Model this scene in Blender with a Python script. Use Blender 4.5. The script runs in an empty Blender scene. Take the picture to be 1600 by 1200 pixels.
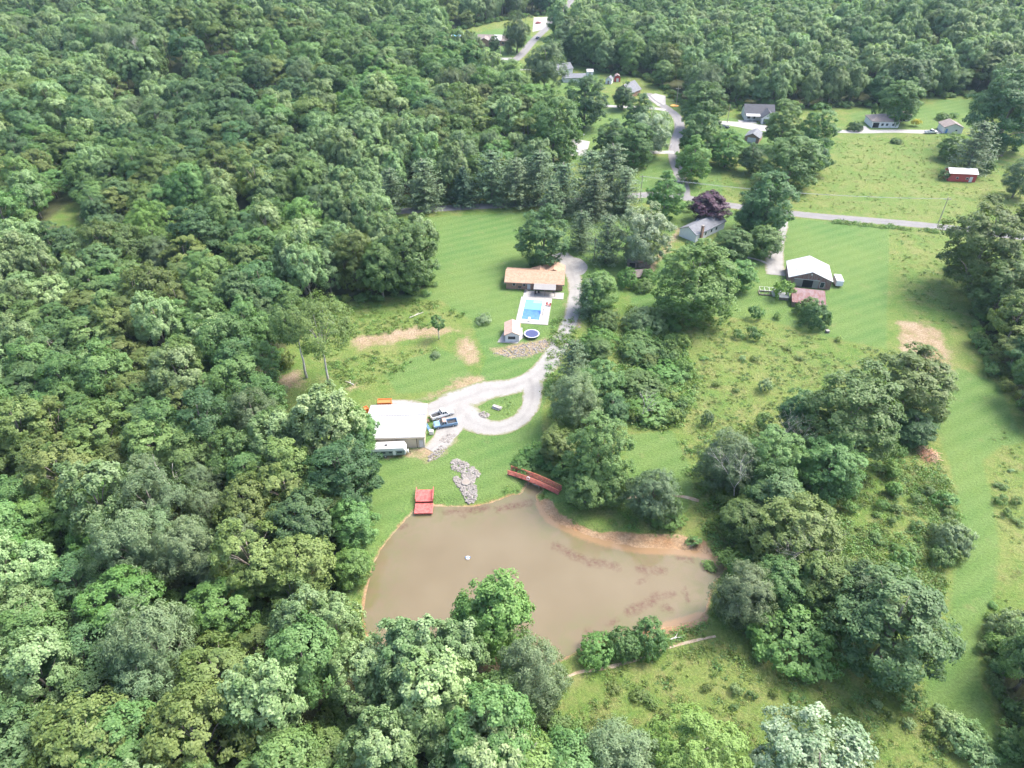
import bpy, math, random
import numpy as np
from mathutils import Matrix, Vector

# ------------------------------------------------------------------ camera, sky, sun, exposure
S = bpy.context.scene
COL = S.collection
FPX, TH, CAMH = 1109.0, math.radians(37.5), 112.0
cam_d = bpy.data.cameras.new('camera'); cam = bpy.data.objects.new('camera', cam_d); COL.objects.link(cam)
cam.location = (0, 0, CAMH); cam.rotation_euler = (math.radians(90) - TH, 0, 0)
cam_d.sensor_fit = 'HORIZONTAL'; cam_d.sensor_width = 36; cam_d.lens = FPX / 1600 * 36
cam_d.clip_start = 1; cam_d.clip_end = 12000
S.camera = cam

SUN_EL, SUN_AZ = math.radians(56), math.radians(66)        # azimuth from +Y (away from the viewer) towards +X
W = bpy.data.worlds.new('World'); S.world = W; W.use_nodes = True
wn = W.node_tree.nodes; bg = wn['Background']
sky = wn.new('ShaderNodeTexSky'); sky.sky_type = 'NISHITA'; sky.sun_disc = False
sky.sun_elevation = SUN_EL; sky.sun_rotation = SUN_AZ
sky.altitude = 200; sky.air_density = 1.0; sky.dust_density = 4.0; sky.ozone_density = 1.0
W.node_tree.links.new(sky.outputs[0], bg.inputs[0]); bg.inputs[1].default_value = 0.15
sun_d = bpy.data.lights.new('sun', 'SUN'); sun = bpy.data.objects.new('sun', sun_d); COL.objects.link(sun)
sun_d.energy = 2.0; sun_d.angle = math.radians(25); sun_d.color = (1.0, 0.95, 0.87)
sdir = Vector((math.cos(SUN_EL) * math.sin(SUN_AZ), math.cos(SUN_EL) * math.cos(SUN_AZ), math.sin(SUN_EL)))
sun.rotation_euler = (-sdir).to_track_quat('-Z', 'Y').to_euler()
sun.location = (0, 0, 300)
S.view_settings.view_transform = 'Standard'; S.view_settings.look = 'None'
S.view_settings.exposure = 2.08; S.view_settings.gamma = 1.0; S.view_settings.use_curve_mapping = False
S.cycles.use_denoising = True
S.cycles.max_bounces = 4; S.cycles.diffuse_bounces = 3; S.cycles.glossy_bounces = 2; S.cycles.transmission_bounces = 3; S.cycles.volume_bounces = 0
S.cycles.use_adaptive_sampling = True; S.cycles.adaptive_threshold = .02

rng = np.random.default_rng(11)
R_ = random.Random(5)

# ------------------------------------------------------------------ geometry helpers
CT, ST = math.cos(TH), math.sin(TH)

def hills(x, y):
    """rolling ground under the woods, level where the houses, roads and pond are"""
    x = np.asarray(x, float); y = np.asarray(y, float)
    def ss(a, b, t):
        t = np.clip((t - a) / (b - a), 0, 1); return t * t * (3 - 2 * t)
    ml = ss(-75, -190, x) * ss(255, 340, y)
    mr = ss(140, 260, x) * ss(400, 520, y)
    n = 6 + 7 * np.sin(x * .016 + y * .021 + .6) + 6 * np.sin(x * .028 - y * .017 + 2.0) + 3 * np.sin(y * .05 + x * .01)
    return (ml + mr) * n

def G(px, py, z=0.0):
    """the point at height z (above the local ground) seen at this spot of the photograph"""
    u = (px - 800) / FPX; v = (py - 600) / FPX
    dx, dy, dz = u, CT - v * ST, -ST - v * CT
    zz = z
    for _ in range(6):
        t = (zz - CAMH) / dz
        zz = z + float(hills(t * dx, t * dy))
    return Vector((t * dx, t * dy, zz - z))

def proj(x, y, z):
    r1, r2 = y, z - CAMH
    dep = r1 * CT - r2 * ST; up = r1 * ST + r2 * CT
    return 800 + FPX * x / dep, 600 - FPX * up / dep

def pxscale(x, y, z):
    return FPX / (y * CT - (z - CAMH) * ST)

def poly_w(pts):
    return np.array([[G(*p).x, G(*p).y] for p in pts])

def inside(P, poly):
    x, y = P[:, 0], P[:, 1]; r = np.zeros(len(P), bool); n = len(poly); j = n - 1
    for i in range(n):
        xi, yi = poly[i]; xj, yj = poly[j]
        c = ((yi > y) != (yj > y)) & (x < (xj - xi) * (y - yi) / (yj - yi + 1e-12) + xi)
        r ^= c; j = i
    return r

def sdf(P, poly):
    d = np.full(len(P), 1e9); n = len(poly)
    for i in range(n):
        a = poly[i]; b = poly[(i + 1) % n]; ab = b - a
        t = np.clip(((P - a) @ ab) / (ab @ ab + 1e-9), 0, 1)
        q = P - a - t[:, None] * ab
        d = np.minimum(d, np.hypot(q[:, 0], q[:, 1]))
    return np.where(inside(P, poly), -d, d)

def catmull(pts, n=8, closed=False):
    P = [np.array(p, float) for p in pts]; out = []
    m = len(P)
    for i in range(m if closed else m - 1):
        if closed:
            p0, p1, p2, p3 = P[i - 1], P[i], P[(i + 1) % m], P[(i + 2) % m]
        else:
            p0, p1, p2, p3 = P[max(i - 1, 0)], P[i], P[i + 1], P[min(i + 2, m - 1)]
        for k in range(n):
            t = k / n
            out.append(.5 * (2 * p1 + (p2 - p0) * t + (2 * p0 - 5 * p1 + 4 * p2 - p3) * t * t + (3 * p1 - p0 - 3 * p2 + p3) * t ** 3))
    if not closed: out.append(P[-1])
    return np.array(out)

def mesh_np(name, V, F, mat=None, smooth=False):
    """V (n,3), F (m,k) with k fixed"""
    me = bpy.data.meshes.new(name); V = np.asarray(V, np.float32); F = np.asarray(F, np.int32)
    me.vertices.add(len(V)); me.vertices.foreach_set('co', V.ravel())
    k = F.shape[1]; me.loops.add(F.size); me.loops.foreach_set('vertex_index', F.ravel())
    me.polygons.add(len(F)); me.polygons.foreach_set('loop_start', np.arange(0, F.size, k, dtype=np.int32))
    me.polygons.foreach_set('loop_total', np.full(len(F), k, np.int32))
    if smooth: me.polygons.foreach_set('use_smooth', np.ones(len(F), bool))
    me.update(calc_edges=True)
    if mat: me.materials.append(mat)
    return me

class MB:
    """collects shapes and links them as ONE mesh object"""
    def __init__(s): s.v = []; s.f = []
    def add(s, vs, fs):
        o = len(s.v); s.v += [tuple(p) for p in vs]; s.f += [tuple(i + o for i in f) for f in fs]; return s
    def box(s, x0, x1, y0, y1, z0, z1):
        return s.add([(x0,y0,z0),(x1,y0,z0),(x1,y1,z0),(x0,y1,z0),(x0,y0,z1),(x1,y0,z1),(x1,y1,z1),(x0,y1,z1)],
                     [(3,2,1,0),(4,5,6,7),(0,1,5,4),(1,2,6,5),(2,3,7,6),(3,0,4,7)])
    def prism_y(s, prof, y0, y1):
        """profile in (x,z) swept along y"""
        n = len(prof)
        return s.add([(x, y0, z) for x, z in prof] + [(x, y1, z) for x, z in prof],
                     [tuple(range(n)), tuple(range(2*n-1, n-1, -1))] + [(i+n, (i+1) % n + n, (i+1) % n, i) for i in range(n)])
    def prism_x(s, prof, x0, x1):
        """profile in (y,z) swept along x"""
        n = len(prof)
        return s.add([(x0, y, z) for y, z in prof] + [(x1, y, z) for y, z in prof],
                     [tuple(range(n-1, -1, -1)), tuple(range(n, 2*n))] + [(i, (i+1) % n, (i+1) % n + n, i+n) for i in range(n)])
    def cyl(s, c, r, h, n=12, axis='z', r2=None):
        r2 = r if r2 is None else r2; vs = []
        for q, rr in ((0, r), (h, r2)):
            for i in range(n):
                a = 2*math.pi*i/n; p = (rr*math.cos(a), rr*math.sin(a), q)
                if axis == 'y': p = (p[0], p[2], p[1])
                if axis == 'x': p = (p[2], p[0], p[1])
                vs.append((c[0]+p[0], c[1]+p[1], c[2]+p[2]))
        return s.add(vs, [tuple(range(n-1,-1,-1)), tuple(range(n,2*n))] + [(i,(i+1)%n,(i+1)%n+n,i+n) for i in range(n)])
    def tube(s, pts, rad, n=6):
        pts = [Vector(p) for p in pts]; rings = []
        for i, p in enumerate(pts):
            d = (pts[min(i+1, len(pts)-1)] - pts[max(i-1, 0)]).normalized()
            a = d.orthogonal().normalized() if abs(d.z) > .95 else d.cross(Vector((0,0,1))).normalized()
            b = d.cross(a); r = rad[i] if hasattr(rad, '__len__') else rad
            rings.append([p + (a*math.cos(2*math.pi*k/n) + b*math.sin(2*math.pi*k/n))*r for k in range(n)])
        vs = [q for r in rings for q in r]; m = len(rings); fs = []
        for i in range(m-1):
            for k in range(n): fs.append((i*n+k, i*n+(k+1)%n, (i+1)*n+(k+1)%n, (i+1)*n+k))
        fs += [tuple(range(n-1,-1,-1)), tuple(range((m-1)*n, m*n))]
        return s.add(vs, fs)
    def blob(s, c, r, rs, seg=6, rings=4, jit=.18):
        """a lumpy stone"""
        vs = [(c[0], c[1], c[2]-r[2])]; 
        for i in range(1, rings):
            t = math.pi*i/rings
            for k in range(seg):
                a = 2*math.pi*(k+.5*(i%2))/seg; q = 1+rs.uniform(-jit, jit)
                vs.append((c[0]+r[0]*q*math.sin(t)*math.cos(a), c[1]+r[1]*q*math.sin(t)*math.sin(a), c[2]-r[2]*q*math.cos(t)))
        vs.append((c[0], c[1], c[2]+r[2])); fs = []; L = len(vs)-1
        for k in range(seg):
            fs.append((0, 1+(k+1)%seg, 1+k)); fs.append((L, L-seg+k, L-seg+(k+1)%seg))
        for i in range(rings-2):
            for k in range(seg): fs.append((1+i*seg+k, 1+i*seg+(k+1)%seg, 1+(i+1)*seg+(k+1)%seg, 1+(i+1)*seg+k))
        return s.add(vs, fs)
    def build(s, name, mat, parent=None, smooth=False, bevel=0):
        me = bpy.data.meshes.new(name); me.from_pydata(s.v, [], s.f); me.update()
        if mat: me.materials.append(mat)
        if smooth: me.polygons.foreach_set('use_smooth', [True]*len(me.polygons))
        o = bpy.data.objects.new(name, me); COL.objects.link(o); o.parent = parent
        if bevel:
            b = o.modifiers.new('bevel', 'BEVEL'); b.width = bevel; b.segments = 2; b.limit_method = 'ANGLE'
        return o

def tag(o, label=None, cat=None, group=None, kind=None):
    if label: o['label'] = label
    if cat: o['category'] = cat
    if group: o['group'] = group
    if kind: o['kind'] = kind
    return o

def thing(name, label, cat, loc, rz=0.0, group=None):
    o = bpy.data.objects.new(name, None); COL.objects.link(o); o.empty_display_size = .5
    o.location = loc; o.rotation_euler = (0, 0, rz)
    return tag(o, label, cat, group)

def copy_tree(o, parent=None):
    c = o.copy(); COL.objects.link(c); c.parent = parent
    for ch in list(o.children): copy_tree(ch, c)
    return c

# ------------------------------------------------------------------ materials
def srgb(r, g, b):
    return tuple(((c/255/12.92) if c/255 <= .04045 else ((c/255+.055)/1.055)**2.4) for c in (r, g, b)) + (1,)

def mat_new(name):
    m = bpy.data.materials.new(name); m.use_nodes = True
    return m, m.node_tree.nodes, m.node_tree.links, m.node_tree.nodes['Principled BSDF']

def plain(name, col, rough=.7, var=.12, scale=1.5, metal=0.0, bump=0.0, spec=.4):
    """colour with a little uneven wear"""
    m, N, L, b = mat_new(name)
    tc = N.new('ShaderNodeTexCoord'); nz = N.new('ShaderNodeTexNoise'); nz.inputs['Scale'].default_value = scale
    nz.inputs['Detail'].default_value = 5; nz.inputs['Roughness'].default_value = .65
    L.new(tc.outputs['Object'], nz.inputs['Vector'])
    mr = N.new('ShaderNodeMapRange'); mr.inputs[1].default_value = .3; mr.inputs[2].default_value = .7
    mr.inputs[3].default_value = 1-var; mr.inputs[4].default_value = 1+var
    L.new(nz.outputs['Fac'], mr.inputs[0])
    mx = N.new('ShaderNodeVectorMath'); mx.operation = 'SCALE'; mx.inputs[0].default_value = col[:3]
    L.new(mr.outputs[0], mx.inputs['Scale']); L.new(mx.outputs[0], b.inputs['Base Color'])
    b.inputs['Roughness'].default_value = rough; b.inputs['Metallic'].default_value = metal
    b.inputs['Specular IOR Level'].default_value = spec
    if bump:
        bp = N.new('ShaderNodeBump'); bp.inputs['Strength'].default_value = bump; bp.inputs['Distance'].default_value = .05
        L.new(nz.outputs['Fac'], bp.inputs['Height']); L.new(bp.outputs[0], b.inputs['Normal'])
    return m

def two_tone(name, c1, c2, scale=2.0, rough=.8, lo=.42, hi=.58, stretch=(1,1,1), bump=.3, scale2=12.0, var=.2):
    """patchy mix of two colours: rust, weathered boards, shingles, gravel"""
    m, N, L, b = mat_new(name)
    tc = N.new('ShaderNodeTexCoord'); mp = N.new('ShaderNodeMapping'); mp.inputs['Scale'].default_value = stretch
    L.new(tc.outputs['Object'], mp.inputs[0])
    nz = N.new('ShaderNodeTexNoise'); nz.inputs['Scale'].default_value = scale; nz.inputs['Detail'].default_value = 6; nz.inputs['Roughness'].default_value = .7
    n2 = N.new('ShaderNodeTexNoise'); n2.inputs['Scale'].default_value = scale2; n2.inputs['Detail'].default_value = 3
    L.new(mp.outputs[0], nz.inputs['Vector']); L.new(mp.outputs[0], n2.inputs['Vector'])
    mr = N.new('ShaderNodeMapRange'); mr.inputs[1].default_value = lo; mr.inputs[2].default_value = hi
    L.new(nz.outputs['Fac'], mr.inputs[0])
    mx = N.new('ShaderNodeMix'); mx.data_type = 'RGBA'; mx.inputs[6].default_value = c1; mx.inputs[7].default_value = c2
    L.new(mr.outputs[0], mx.inputs[0])
    m2 = N.new('ShaderNodeMapRange'); m2.inputs[1].default_value = .3; m2.inputs[2].default_value = .7
    m2.inputs[3].default_value = 1-var; m2.inputs[4].default_value = 1+var; L.new(n2.outputs['Fac'], m2.inputs[0])
    vs = N.new('ShaderNodeVectorMath'); vs.operation = 'SCALE'; L.new(mx.outputs[2], vs.inputs[0]); L.new(m2.outputs[0], vs.inputs['Scale'])
    L.new(vs.outputs[0], b.inputs['Base Color']); b.inputs['Roughness'].default_value = rough
    bp = N.new('ShaderNodeBump'); bp.inputs['Strength'].default_value = bump; bp.inputs['Distance'].default_value = .06
    L.new(n2.outputs['Fac'], bp.inputs['Height']); L.new(bp.outputs[0], b.inputs['Normal'])
    return m

def leaf_mat(name, col, col2, trans=.34, rough=.55, objvar=.22):
    """leaf colour varies from leaf to leaf, spray to spray and tree to tree"""
    m, N, L, b = mat_new(name)
    at = N.new('ShaderNodeAttribute'); at.attribute_name = 'tint'
    oi = N.new('ShaderNodeObjectInfo')
    mx = N.new('ShaderNodeMix'); mx.data_type = 'RGBA'; mx.inputs[6].default_value = tuple(col)+(1,); mx.inputs[7].default_value = tuple(col2)+(1,)
    L.new(at.outputs['Fac'], mx.inputs[0])
    mr = N.new('ShaderNodeMapRange'); mr.inputs[3].default_value = 1-objvar; mr.inputs[4].default_value = 1+objvar; L.new(oi.outputs['Random'], mr.inputs[0])
    hs = N.new('ShaderNodeHueSaturation'); L.new(mx.outputs[2], hs.inputs['Color']); L.new(mr.outputs[0], hs.inputs['Value'])
    m3 = N.new('ShaderNodeMath'); m3.operation = 'MULTIPLY'; m3.inputs[1].default_value = 7.31; L.new(oi.outputs['Random'], m3.inputs[0])
    m4 = N.new('ShaderNodeMath'); m4.operation = 'FRACT'; L.new(m3.outputs[0], m4.inputs[0])
    m5 = N.new('ShaderNodeMapRange'); m5.inputs[3].default_value = .482; m5.inputs[4].default_value = .514; L.new(m4.outputs[0], m5.inputs[0]); L.new(m5.outputs[0], hs.inputs['Hue'])
    L.new(hs.outputs[0], b.inputs['Base Color']); b.inputs['Roughness'].default_value = rough; b.inputs['Specular IOR Level'].default_value = .3
    tr = N.new('ShaderNodeBsdfTranslucent')
    sc = N.new('ShaderNodeVectorMath'); sc.operation = 'MULTIPLY'; sc.inputs[1].default_value = (1.1, 1.25, .5); L.new(hs.outputs[0], sc.inputs[0]); L.new(sc.outputs[0], tr.inputs[0])
    ms = N.new('ShaderNodeMixShader'); ms.inputs[0].default_value = trans
    L.new(b.outputs[0], ms.inputs[1]); L.new(tr.outputs[0], ms.inputs[2]); L.new(ms.outputs[0], N['Material Output'].inputs[0])
    return m

LM = {
 'pale':   leaf_mat('leaf_pale',   (.110,.188,.064), (.255,.345,.165)),
 'olive':  leaf_mat('leaf_olive',  (.086,.134,.034), (.160,.212,.066)),
 'mid':    leaf_mat('leaf_mid',    (.072,.146,.040), (.148,.240,.080)),
 'dark':   leaf_mat('leaf_dark',   (.048,.106,.037), (.104,.180,.070)),
 'lime':   leaf_mat('leaf_lime',   (.100,.200,.038), (.172,.285,.078), objvar=.08),
 'grey':   leaf_mat('leaf_grey',   (.092,.146,.068), (.172,.234,.120)),
 'bright': leaf_mat('leaf_bright', (.084,.174,.038), (.155,.262,.076), objvar=.12),
 'silver': leaf_mat('leaf_silver', (.13,.20,.10), (.34,.40,.27), objvar=.05),
 'purple': leaf_mat('leaf_purple', (.034,.012,.026), (.074,.028,.054), trans=.1, objvar=.05),
 'pine':   leaf_mat('leaf_pine',   (.074,.126,.058), (.140,.200,.102), trans=.12),
 'spruce': leaf_mat('leaf_spruce', (.036,.080,.043), (.078,.130,.078), trans=.12),
 'weed':   leaf_mat('leaf_weed',   (.084,.142,.030), (.155,.215,.056), objvar=.25),
 'straw':  leaf_mat('leaf_straw',  (.15,.17,.055), (.25,.25,.095), objvar=.25),
 'yellow': leaf_mat('leaf_yellow', (.30,.27,.03), (.48,.42,.06), objvar=.05),
}
BARK = two_tone('bark', (.16,.13,.105,1), (.26,.23,.20,1), scale=3, stretch=(1,1,.25))
BARK_PALE = two_tone('bark_pale', (.34,.30,.27,1), (.48,.45,.42,1), scale=3, stretch=(1,1,.25))
# ------------------------------------------------------------------ ground zones (traced on the ground)
POND = catmull(poly_w([(640,801),(612,832),(590,862),(574,905),(566,950),(572,990),(592,1025),(650,1048),(730,1055),(810,1046),(866,1034),(896,1018),(932,1000),
        (975,990),(1040,978),(1088,966),(1106,945),(1114,912),(1134,884),(1124,868),(1098,859),(1058,854),(1010,852),(962,844),(920,832),(882,817),
        (858,803),(848,787),(838,772),(848,760),(838,750),(824,751),(820,760),(812,768),(795,771),(772,780),(745,786),(712,788),(680,786),(655,790)]), 5, True)
WATER_Z = -0.7
LAWN = [[(575,345),(980,322),(1000,332),(985,430),(965,470),(905,505),(870,570),(846,640),(850,700),(900,780),(850,790),(800,770),(700,790),(640,805),(590,860),(562,910),
         (548,975),(530,960),(535,900),(560,820),(570,740),(560,690),(600,640),(690,612),(745,600),(760,560),(735,500),(690,470),(560,462),(640,440),(660,400),(590,375)],
        [(985,455),(1010,425),(1030,400),(1160,395),(1230,340),(1390,356),(1385,545),(1300,528),(1200,500),(1080,492),(985,478)],
        [(1440,590),(1500,575),(1560,600),(1600,690),(1560,700),(1535,720),(1552,790),(1562,860),(1552,930),(1528,1000),(1534,1090),(1610,1215),(1545,1215),(1490,1150),(1440,1090),
         (1452,1040),(1484,960),(1494,870),(1502,800),(1482,720),(1450,640)],
        [(978,680),(1050,672),(1085,740),(1075,800),(980,800)],
        [(600,585),(640,560),(690,545),(720,560),(740,590),(680,612),(620,615)],
        [(885,170),(985,165),(1060,190),(1050,236),(1000,242),(886,255)], [(1000,320),(1000,245),(1050,243),(1062,285)],
        [(1335,175),(1410,165),(1545,150),(1545,200),(1335,208)], [(1110,180),(1220,200),(1215,240),(1110,240)],
        [(690,105),(700,62),(800,40),(835,60),(800,112),(880,125),(940,105),(930,150),(860,150)], [(900,30),(905,-5),(935,-5),(935,30)],
        [(1125,245),(1010,360),(1060,370),(1220,345),(1130,325)]]
DIRT = [[(542,532),(560,524),(612,516),(655,508),(702,510),(714,517),(690,524),(640,531),(604,538),(562,546)], [(706,530),(730,526),(748,545),(752,568),(732,572),(712,552)],
        [(764,544),(800,536),(850,528),(876,525),(862,545),(835,557),(800,560),(770,554)], [(700,596),(735,584),(760,590),(745,606),(712,612)],
        [(1400,501),(1436,503),(1472,516),(1482,545),(1492,586),(1455,580),(1420,562),(1404,542)],
        [(1060,355),(1066,362),(1048,390),(1030,412),(1012,440),(1002,436),(1016,408),(1038,380)],
        [(640,702),(690,684),(712,672),(716,688),(690,712),(668,724),(650,716)], [(585,706),(660,702),(690,700),(668,716),(590,716)],
        [(655,624),(700,600),(720,598),(705,612),(672,626)], [(430,590),(470,575),(480,600),(440,612)], [(535,596),(552,592),(560,604),(545,612)],
        [(742,733),(752,735),(750,745),(744,744)],
        [(880,470),(912,500),(905,512),(886,505)],
        [(870,398),(905,404),(915,420),(895,432),(880,425)]]
FOREST = [[(-900,1700),(830,1700),(845,1200),(862,1120),(860,1080),(800,1070),(740,1068),(650,1060),(594,1048),(556,1008),(532,962),(527,925),(536,880),(552,830),(564,785),(566,755),(545,735),
           (505,716),(455,680),(436,640),(432,605),(440,570),(455,510),(512,478),(560,468),(650,458),(672,440),(640,400),(600,360),(582,350),(480,356),(350,372),(250,396),(0,412),(-900,450)],
          [(-1500,392),(0,380),(150,368),(330,345),(560,325),(700,312),(830,300),(885,275),(882,232),(850,195),(800,150),(770,118),(700,105),(690,62),(715,48),(760,36),(800,30),(858,22),(880,0),(880,-70),(-2500,-70)],
          [(932,-70),(932,30),(905,45),(870,60),(900,100),(945,112),(1010,122),(1030,135),(1060,160),(1100,178),(1160,166),(1215,172),(1330,166),(1400,168),(1440,152),(1540,150),(1556,172),(1590,205),(2200,230),(3600,-70)],
          [(1528,-20+500),(1560,460),(1600,450),(1760,500),(1760,720),(1640,690),(1596,640),(1560,580),(1530,545)],
          [(1560,1000),(1680,980),(1800,1300),(1640,1300),(1570,1120),(1548,1050)]]
CLEAR = [[(150,374),(210,374),(212,400),(150,404)], [(240,420),(262,420),(262,450),(240,452)], [(225,384),(285,380),(285,398),(225,402)], [(78,352),(90,322),(112,300),(128,303),(128,340),(110,365)]]
LAWN_W = [poly_w(p) for p in LAWN]; DIRT_W = [poly_w(p) for p in DIRT]; FOREST_W = [poly_w(p) for p in FOREST]; CLEAR_W = [poly_w(p) for p in CLEAR]

def union_sdf(P, polys):
    d = np.full(len(P), 1e9)
    for q in polys: d = np.minimum(d, sdf(P, q))
    return d

def sstep(a, b, t):
    t = np.clip((t-a)/(b-a), 0, 1); return t*t*(3-2*t)

def ground_z(P):
    z = hills(P[:, 0], P[:, 1]); d = sdf(P, POND)
    b = np.where(d > 0, WATER_Z * (1-sstep(0, 2.6, d)), WATER_Z - 1.6*sstep(0, -9, d))
    return np.where(d < 4, b, z), d

def axis(segs):
    out = [segs[0][0]]
    for a, b, st in segs: out += list(np.linspace(a, b, max(2, int(round((b-a)/st))+1))[1:])
    return np.array(out)
gx = axis([(-5000,-1200,400), (-1200,-480,60), (-480,-120,8), (-120,160,.85), (160,480,8), (480,1200,60), (1200,5000,400)])
gy = axis([(-600,30,30), (30,240,.85), (240,300,1.5), (300,760,8), (760,1200,55), (1200,6000,400)])
nx, ny = len(gx), len(gy)
XX, YY = np.meshgrid(gx, gy); GP = np.stack([XX.ravel(), YY.ravel()], 1)
GZ, POND_D = ground_z(GP)
near = (np.abs(GP[:, 0]) < 700) & (GP[:, 1] < 1300)
def mask(polys, w):
    m = np.zeros(len(GP)); q = np.where(near)[0]; m[q] = sstep(w, -w, union_sdf(GP[q], polys)); return m
zl, zd, zf = mask(LAWN_W, 1.6), mask(DIRT_W, 2.2), mask(FOREST_W, 3.0)
zf *= 1-mask(CLEAR_W, 2.0); zf[~near] = 1
def near_line(P, pts, w):
    o = np.zeros(len(P)); c = poly_w(pts)
    for a, e in zip(c[:-1], c[1:]):
        ab = e-a; t = np.clip((P-a) @ ab/(ab @ ab), 0, 1); q = P-a-t[:, None]*ab; o = np.maximum(o, sstep(w, w*.35, np.hypot(q[:, 0], q[:, 1])))
    return o
CLAY_LINE = [(852,786),(864,806),(900,826),(940,842),(985,852),(1040,856),(1100,860)]; CLAY_LINE2 = [(1015,984),(1050,976),(1095,962)]
zc = np.where(POND_D < -.3, 1, 0)+0.
qn = np.where((POND_D < 9) & (POND_D > -9))[0]
zc[qn] = np.maximum(zc[qn], sstep(1.3, -.2, POND_D[qn])*.62)
zc[qn] = np.maximum(zc[qn], np.maximum(near_line(GP[qn], CLAY_LINE, 2.3), near_line(GP[qn], [(950,838),(1000,842),(1060,844),(1095,850)], 2.2)*.9))
zc[qn] = np.maximum(zc[qn], near_line(GP[qn], CLAY_LINE2, 2.2))
ii = np.arange(nx*ny).reshape(ny, nx)
GF = np.stack([ii[:-1,:-1], ii[:-1,1:], ii[1:,1:], ii[1:,:-1]], -1).reshape(-1, 4)

# ---- ground material
m, N, L, b = mat_new('ground'); GROUND_MAT = m
geo = N.new('ShaderNodeNewGeometry')
def noise(scale, detail=4, rough=.6, vec=None, dist=0):
    n = N.new('ShaderNodeTexNoise'); n.inputs['Scale'].default_value = scale; n.inputs['Detail'].default_value = detail
    n.inputs['Roughness'].default_value = rough; n.inputs['Distortion'].default_value = dist
    L.new(vec or geo.outputs['Position'], n.inputs['Vector']); return n.outputs['Fac']
def rng_(v, a, b_, c=0, d=1):
    r = N.new('ShaderNodeMapRange'); r.inputs[1].default_value = a; r.inputs[2].default_value = b_; r.inputs[3].default_value = c; r.inputs[4].default_value = d
    L.new(v, r.inputs[0]); return r.outputs[0]
def mixc(f, a, b_):
    x = N.new('ShaderNodeMix'); x.data_type = 'RGBA'
    for s, v in ((0, f), (6, a), (7, b_)):
        if isinstance(v, tuple): x.inputs[s].default_value = v if len(v) == 4 else v+(1,)
        elif isinstance(v, float): x.inputs[s].default_value = v
        else: L.new(v, x.inputs[s])
    return x.outputs[2]
def math_(op, a, b_):
    x = N.new('ShaderNodeMath'); x.operation = op
    for s, v in ((0, a), (1, b_)):
        if isinstance(v, (int, float)): x.inputs[s].default_value = v
        else: L.new(v, x.inputs[s])
    return x.outputs[0]
n_big, n_med, n_fin, n_edge = noise(.035, 4), noise(.22, 5, .65), noise(2.2, 5, .75), noise(.9, 5, .7)
zone = N.new('ShaderNodeAttribute'); zone.attribute_name = 'zone'
sep = N.new('ShaderNodeSeparateColor'); L.new(zone.outputs['Color'], sep.inputs[0])
def zone_mask(sock, k=.8, w=.16):
    a = math_('ADD', sock, math_('MULTIPLY', math_('SUBTRACT', n_edge, .5), k)); return rng_(a, .5-w, .5+w)
f_lawn = zone_mask(sep.outputs[0], .7, .2); f_dirt = rng_(math_('ADD', sep.outputs[1], math_('MULTIPLY', math_('SUBTRACT', math_('ADD', n_edge, math_('MULTIPLY', n_med, 1.1)), 1.05), 1.5)), .38, 1.02); f_for = zone_mask(sep.outputs[2]); f_clay = zone_mask(zone.outputs['Alpha'], .8, .15)
# meadow: green, yellow-green and straw patches
mead = mixc(rng_(n_big, .40, .62), (.076,.124,.028), (.110,.138,.038))
mead = mixc(rng_(n_med, .48, .70, 0, .8), mead, (.150,.145,.058))
mead = mixc(rng_(n_med, .46, .30, 0, .7), mead, (.056,.112,.022))
mead = mixc(rng_(n_edge, .52, .72, 0, .55), mead, (.045,.092,.018)); mead = mixc(rng_(n_edge, .46, .28, 0, .45), mead, (.17,.185,.060))
# lawn: shorter, greener, with mowing stripes
mp = N.new('ShaderNodeMapping'); mp.inputs['Rotation'].default_value = (0, 0, math.radians(63)); L.new(geo.outputs['Position'], mp.inputs[0])
wv = N.new('ShaderNodeTexWave'); wv.inputs['Scale'].default_value = .075; wv.inputs['Distortion'].default_value = 1.6; wv.inputs['Detail'].default_value = 1; wv.inputs['Detail Scale'].default_value = .25
L.new(mp.outputs[0], wv.inputs['Vector'])
lawn = mixc(rng_(n_big, .38, .64), (.060,.116,.030), (.088,.134,.036))
lawn = mixc(math_('MULTIPLY', wv.outputs['Fac'], .40), lawn, (.104,.152,.050))
lawn = mixc(rng_(n_med, .60, .78, 0, .7), lawn, (.140,.135,.060))
dirt = mixc(rng_(n_med, .35, .65), (.20,.135,.080), (.235,.185,.125))
dirt = mixc(rng_(n_edge, .50, .72, 0, .7), dirt, (.13,.105,.060)); dirt = mixc(rng_(n_edge, .44, .30, 0, .5), dirt, (.27,.225,.15))
dirt = mixc(rng_(n_fin, .55, .7, 0, .6), dirt, (.30,.26,.20))
flo = mixc(n_med, (.050,.046,.026), (.052,.072,.026))
clay = mixc(rng_(n_med, .35, .65), (.215,.125,.065), (.26,.19,.12))
col = mixc(f_lawn, mead, lawn); col = mixc(f_dirt, col, dirt); col = mixc(f_for, col, flo); col = mixc(f_clay, col, clay)
sc = N.new('ShaderNodeVectorMath'); sc.operation = 'SCALE'; L.new(col, sc.inputs[0]); L.new(rng_(n_fin, .3, .7, .62, 1.38), sc.inputs['Scale'])
L.new(sc.outputs[0], b.inputs['Base Color']); b.inputs['Roughness'].default_value = .95; b.inputs['Specular IOR Level'].default_value = .15
bp = N.new('ShaderNodeBump'); bp.inputs['Strength'].default_value = .8; bp.inputs['Distance'].default_value = .35
L.new(math_('ADD', n_fin, math_('MULTIPLY', n_edge, .8)), bp.inputs['Height']); L.new(bp.outputs[0], b.inputs['Normal'])

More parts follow.
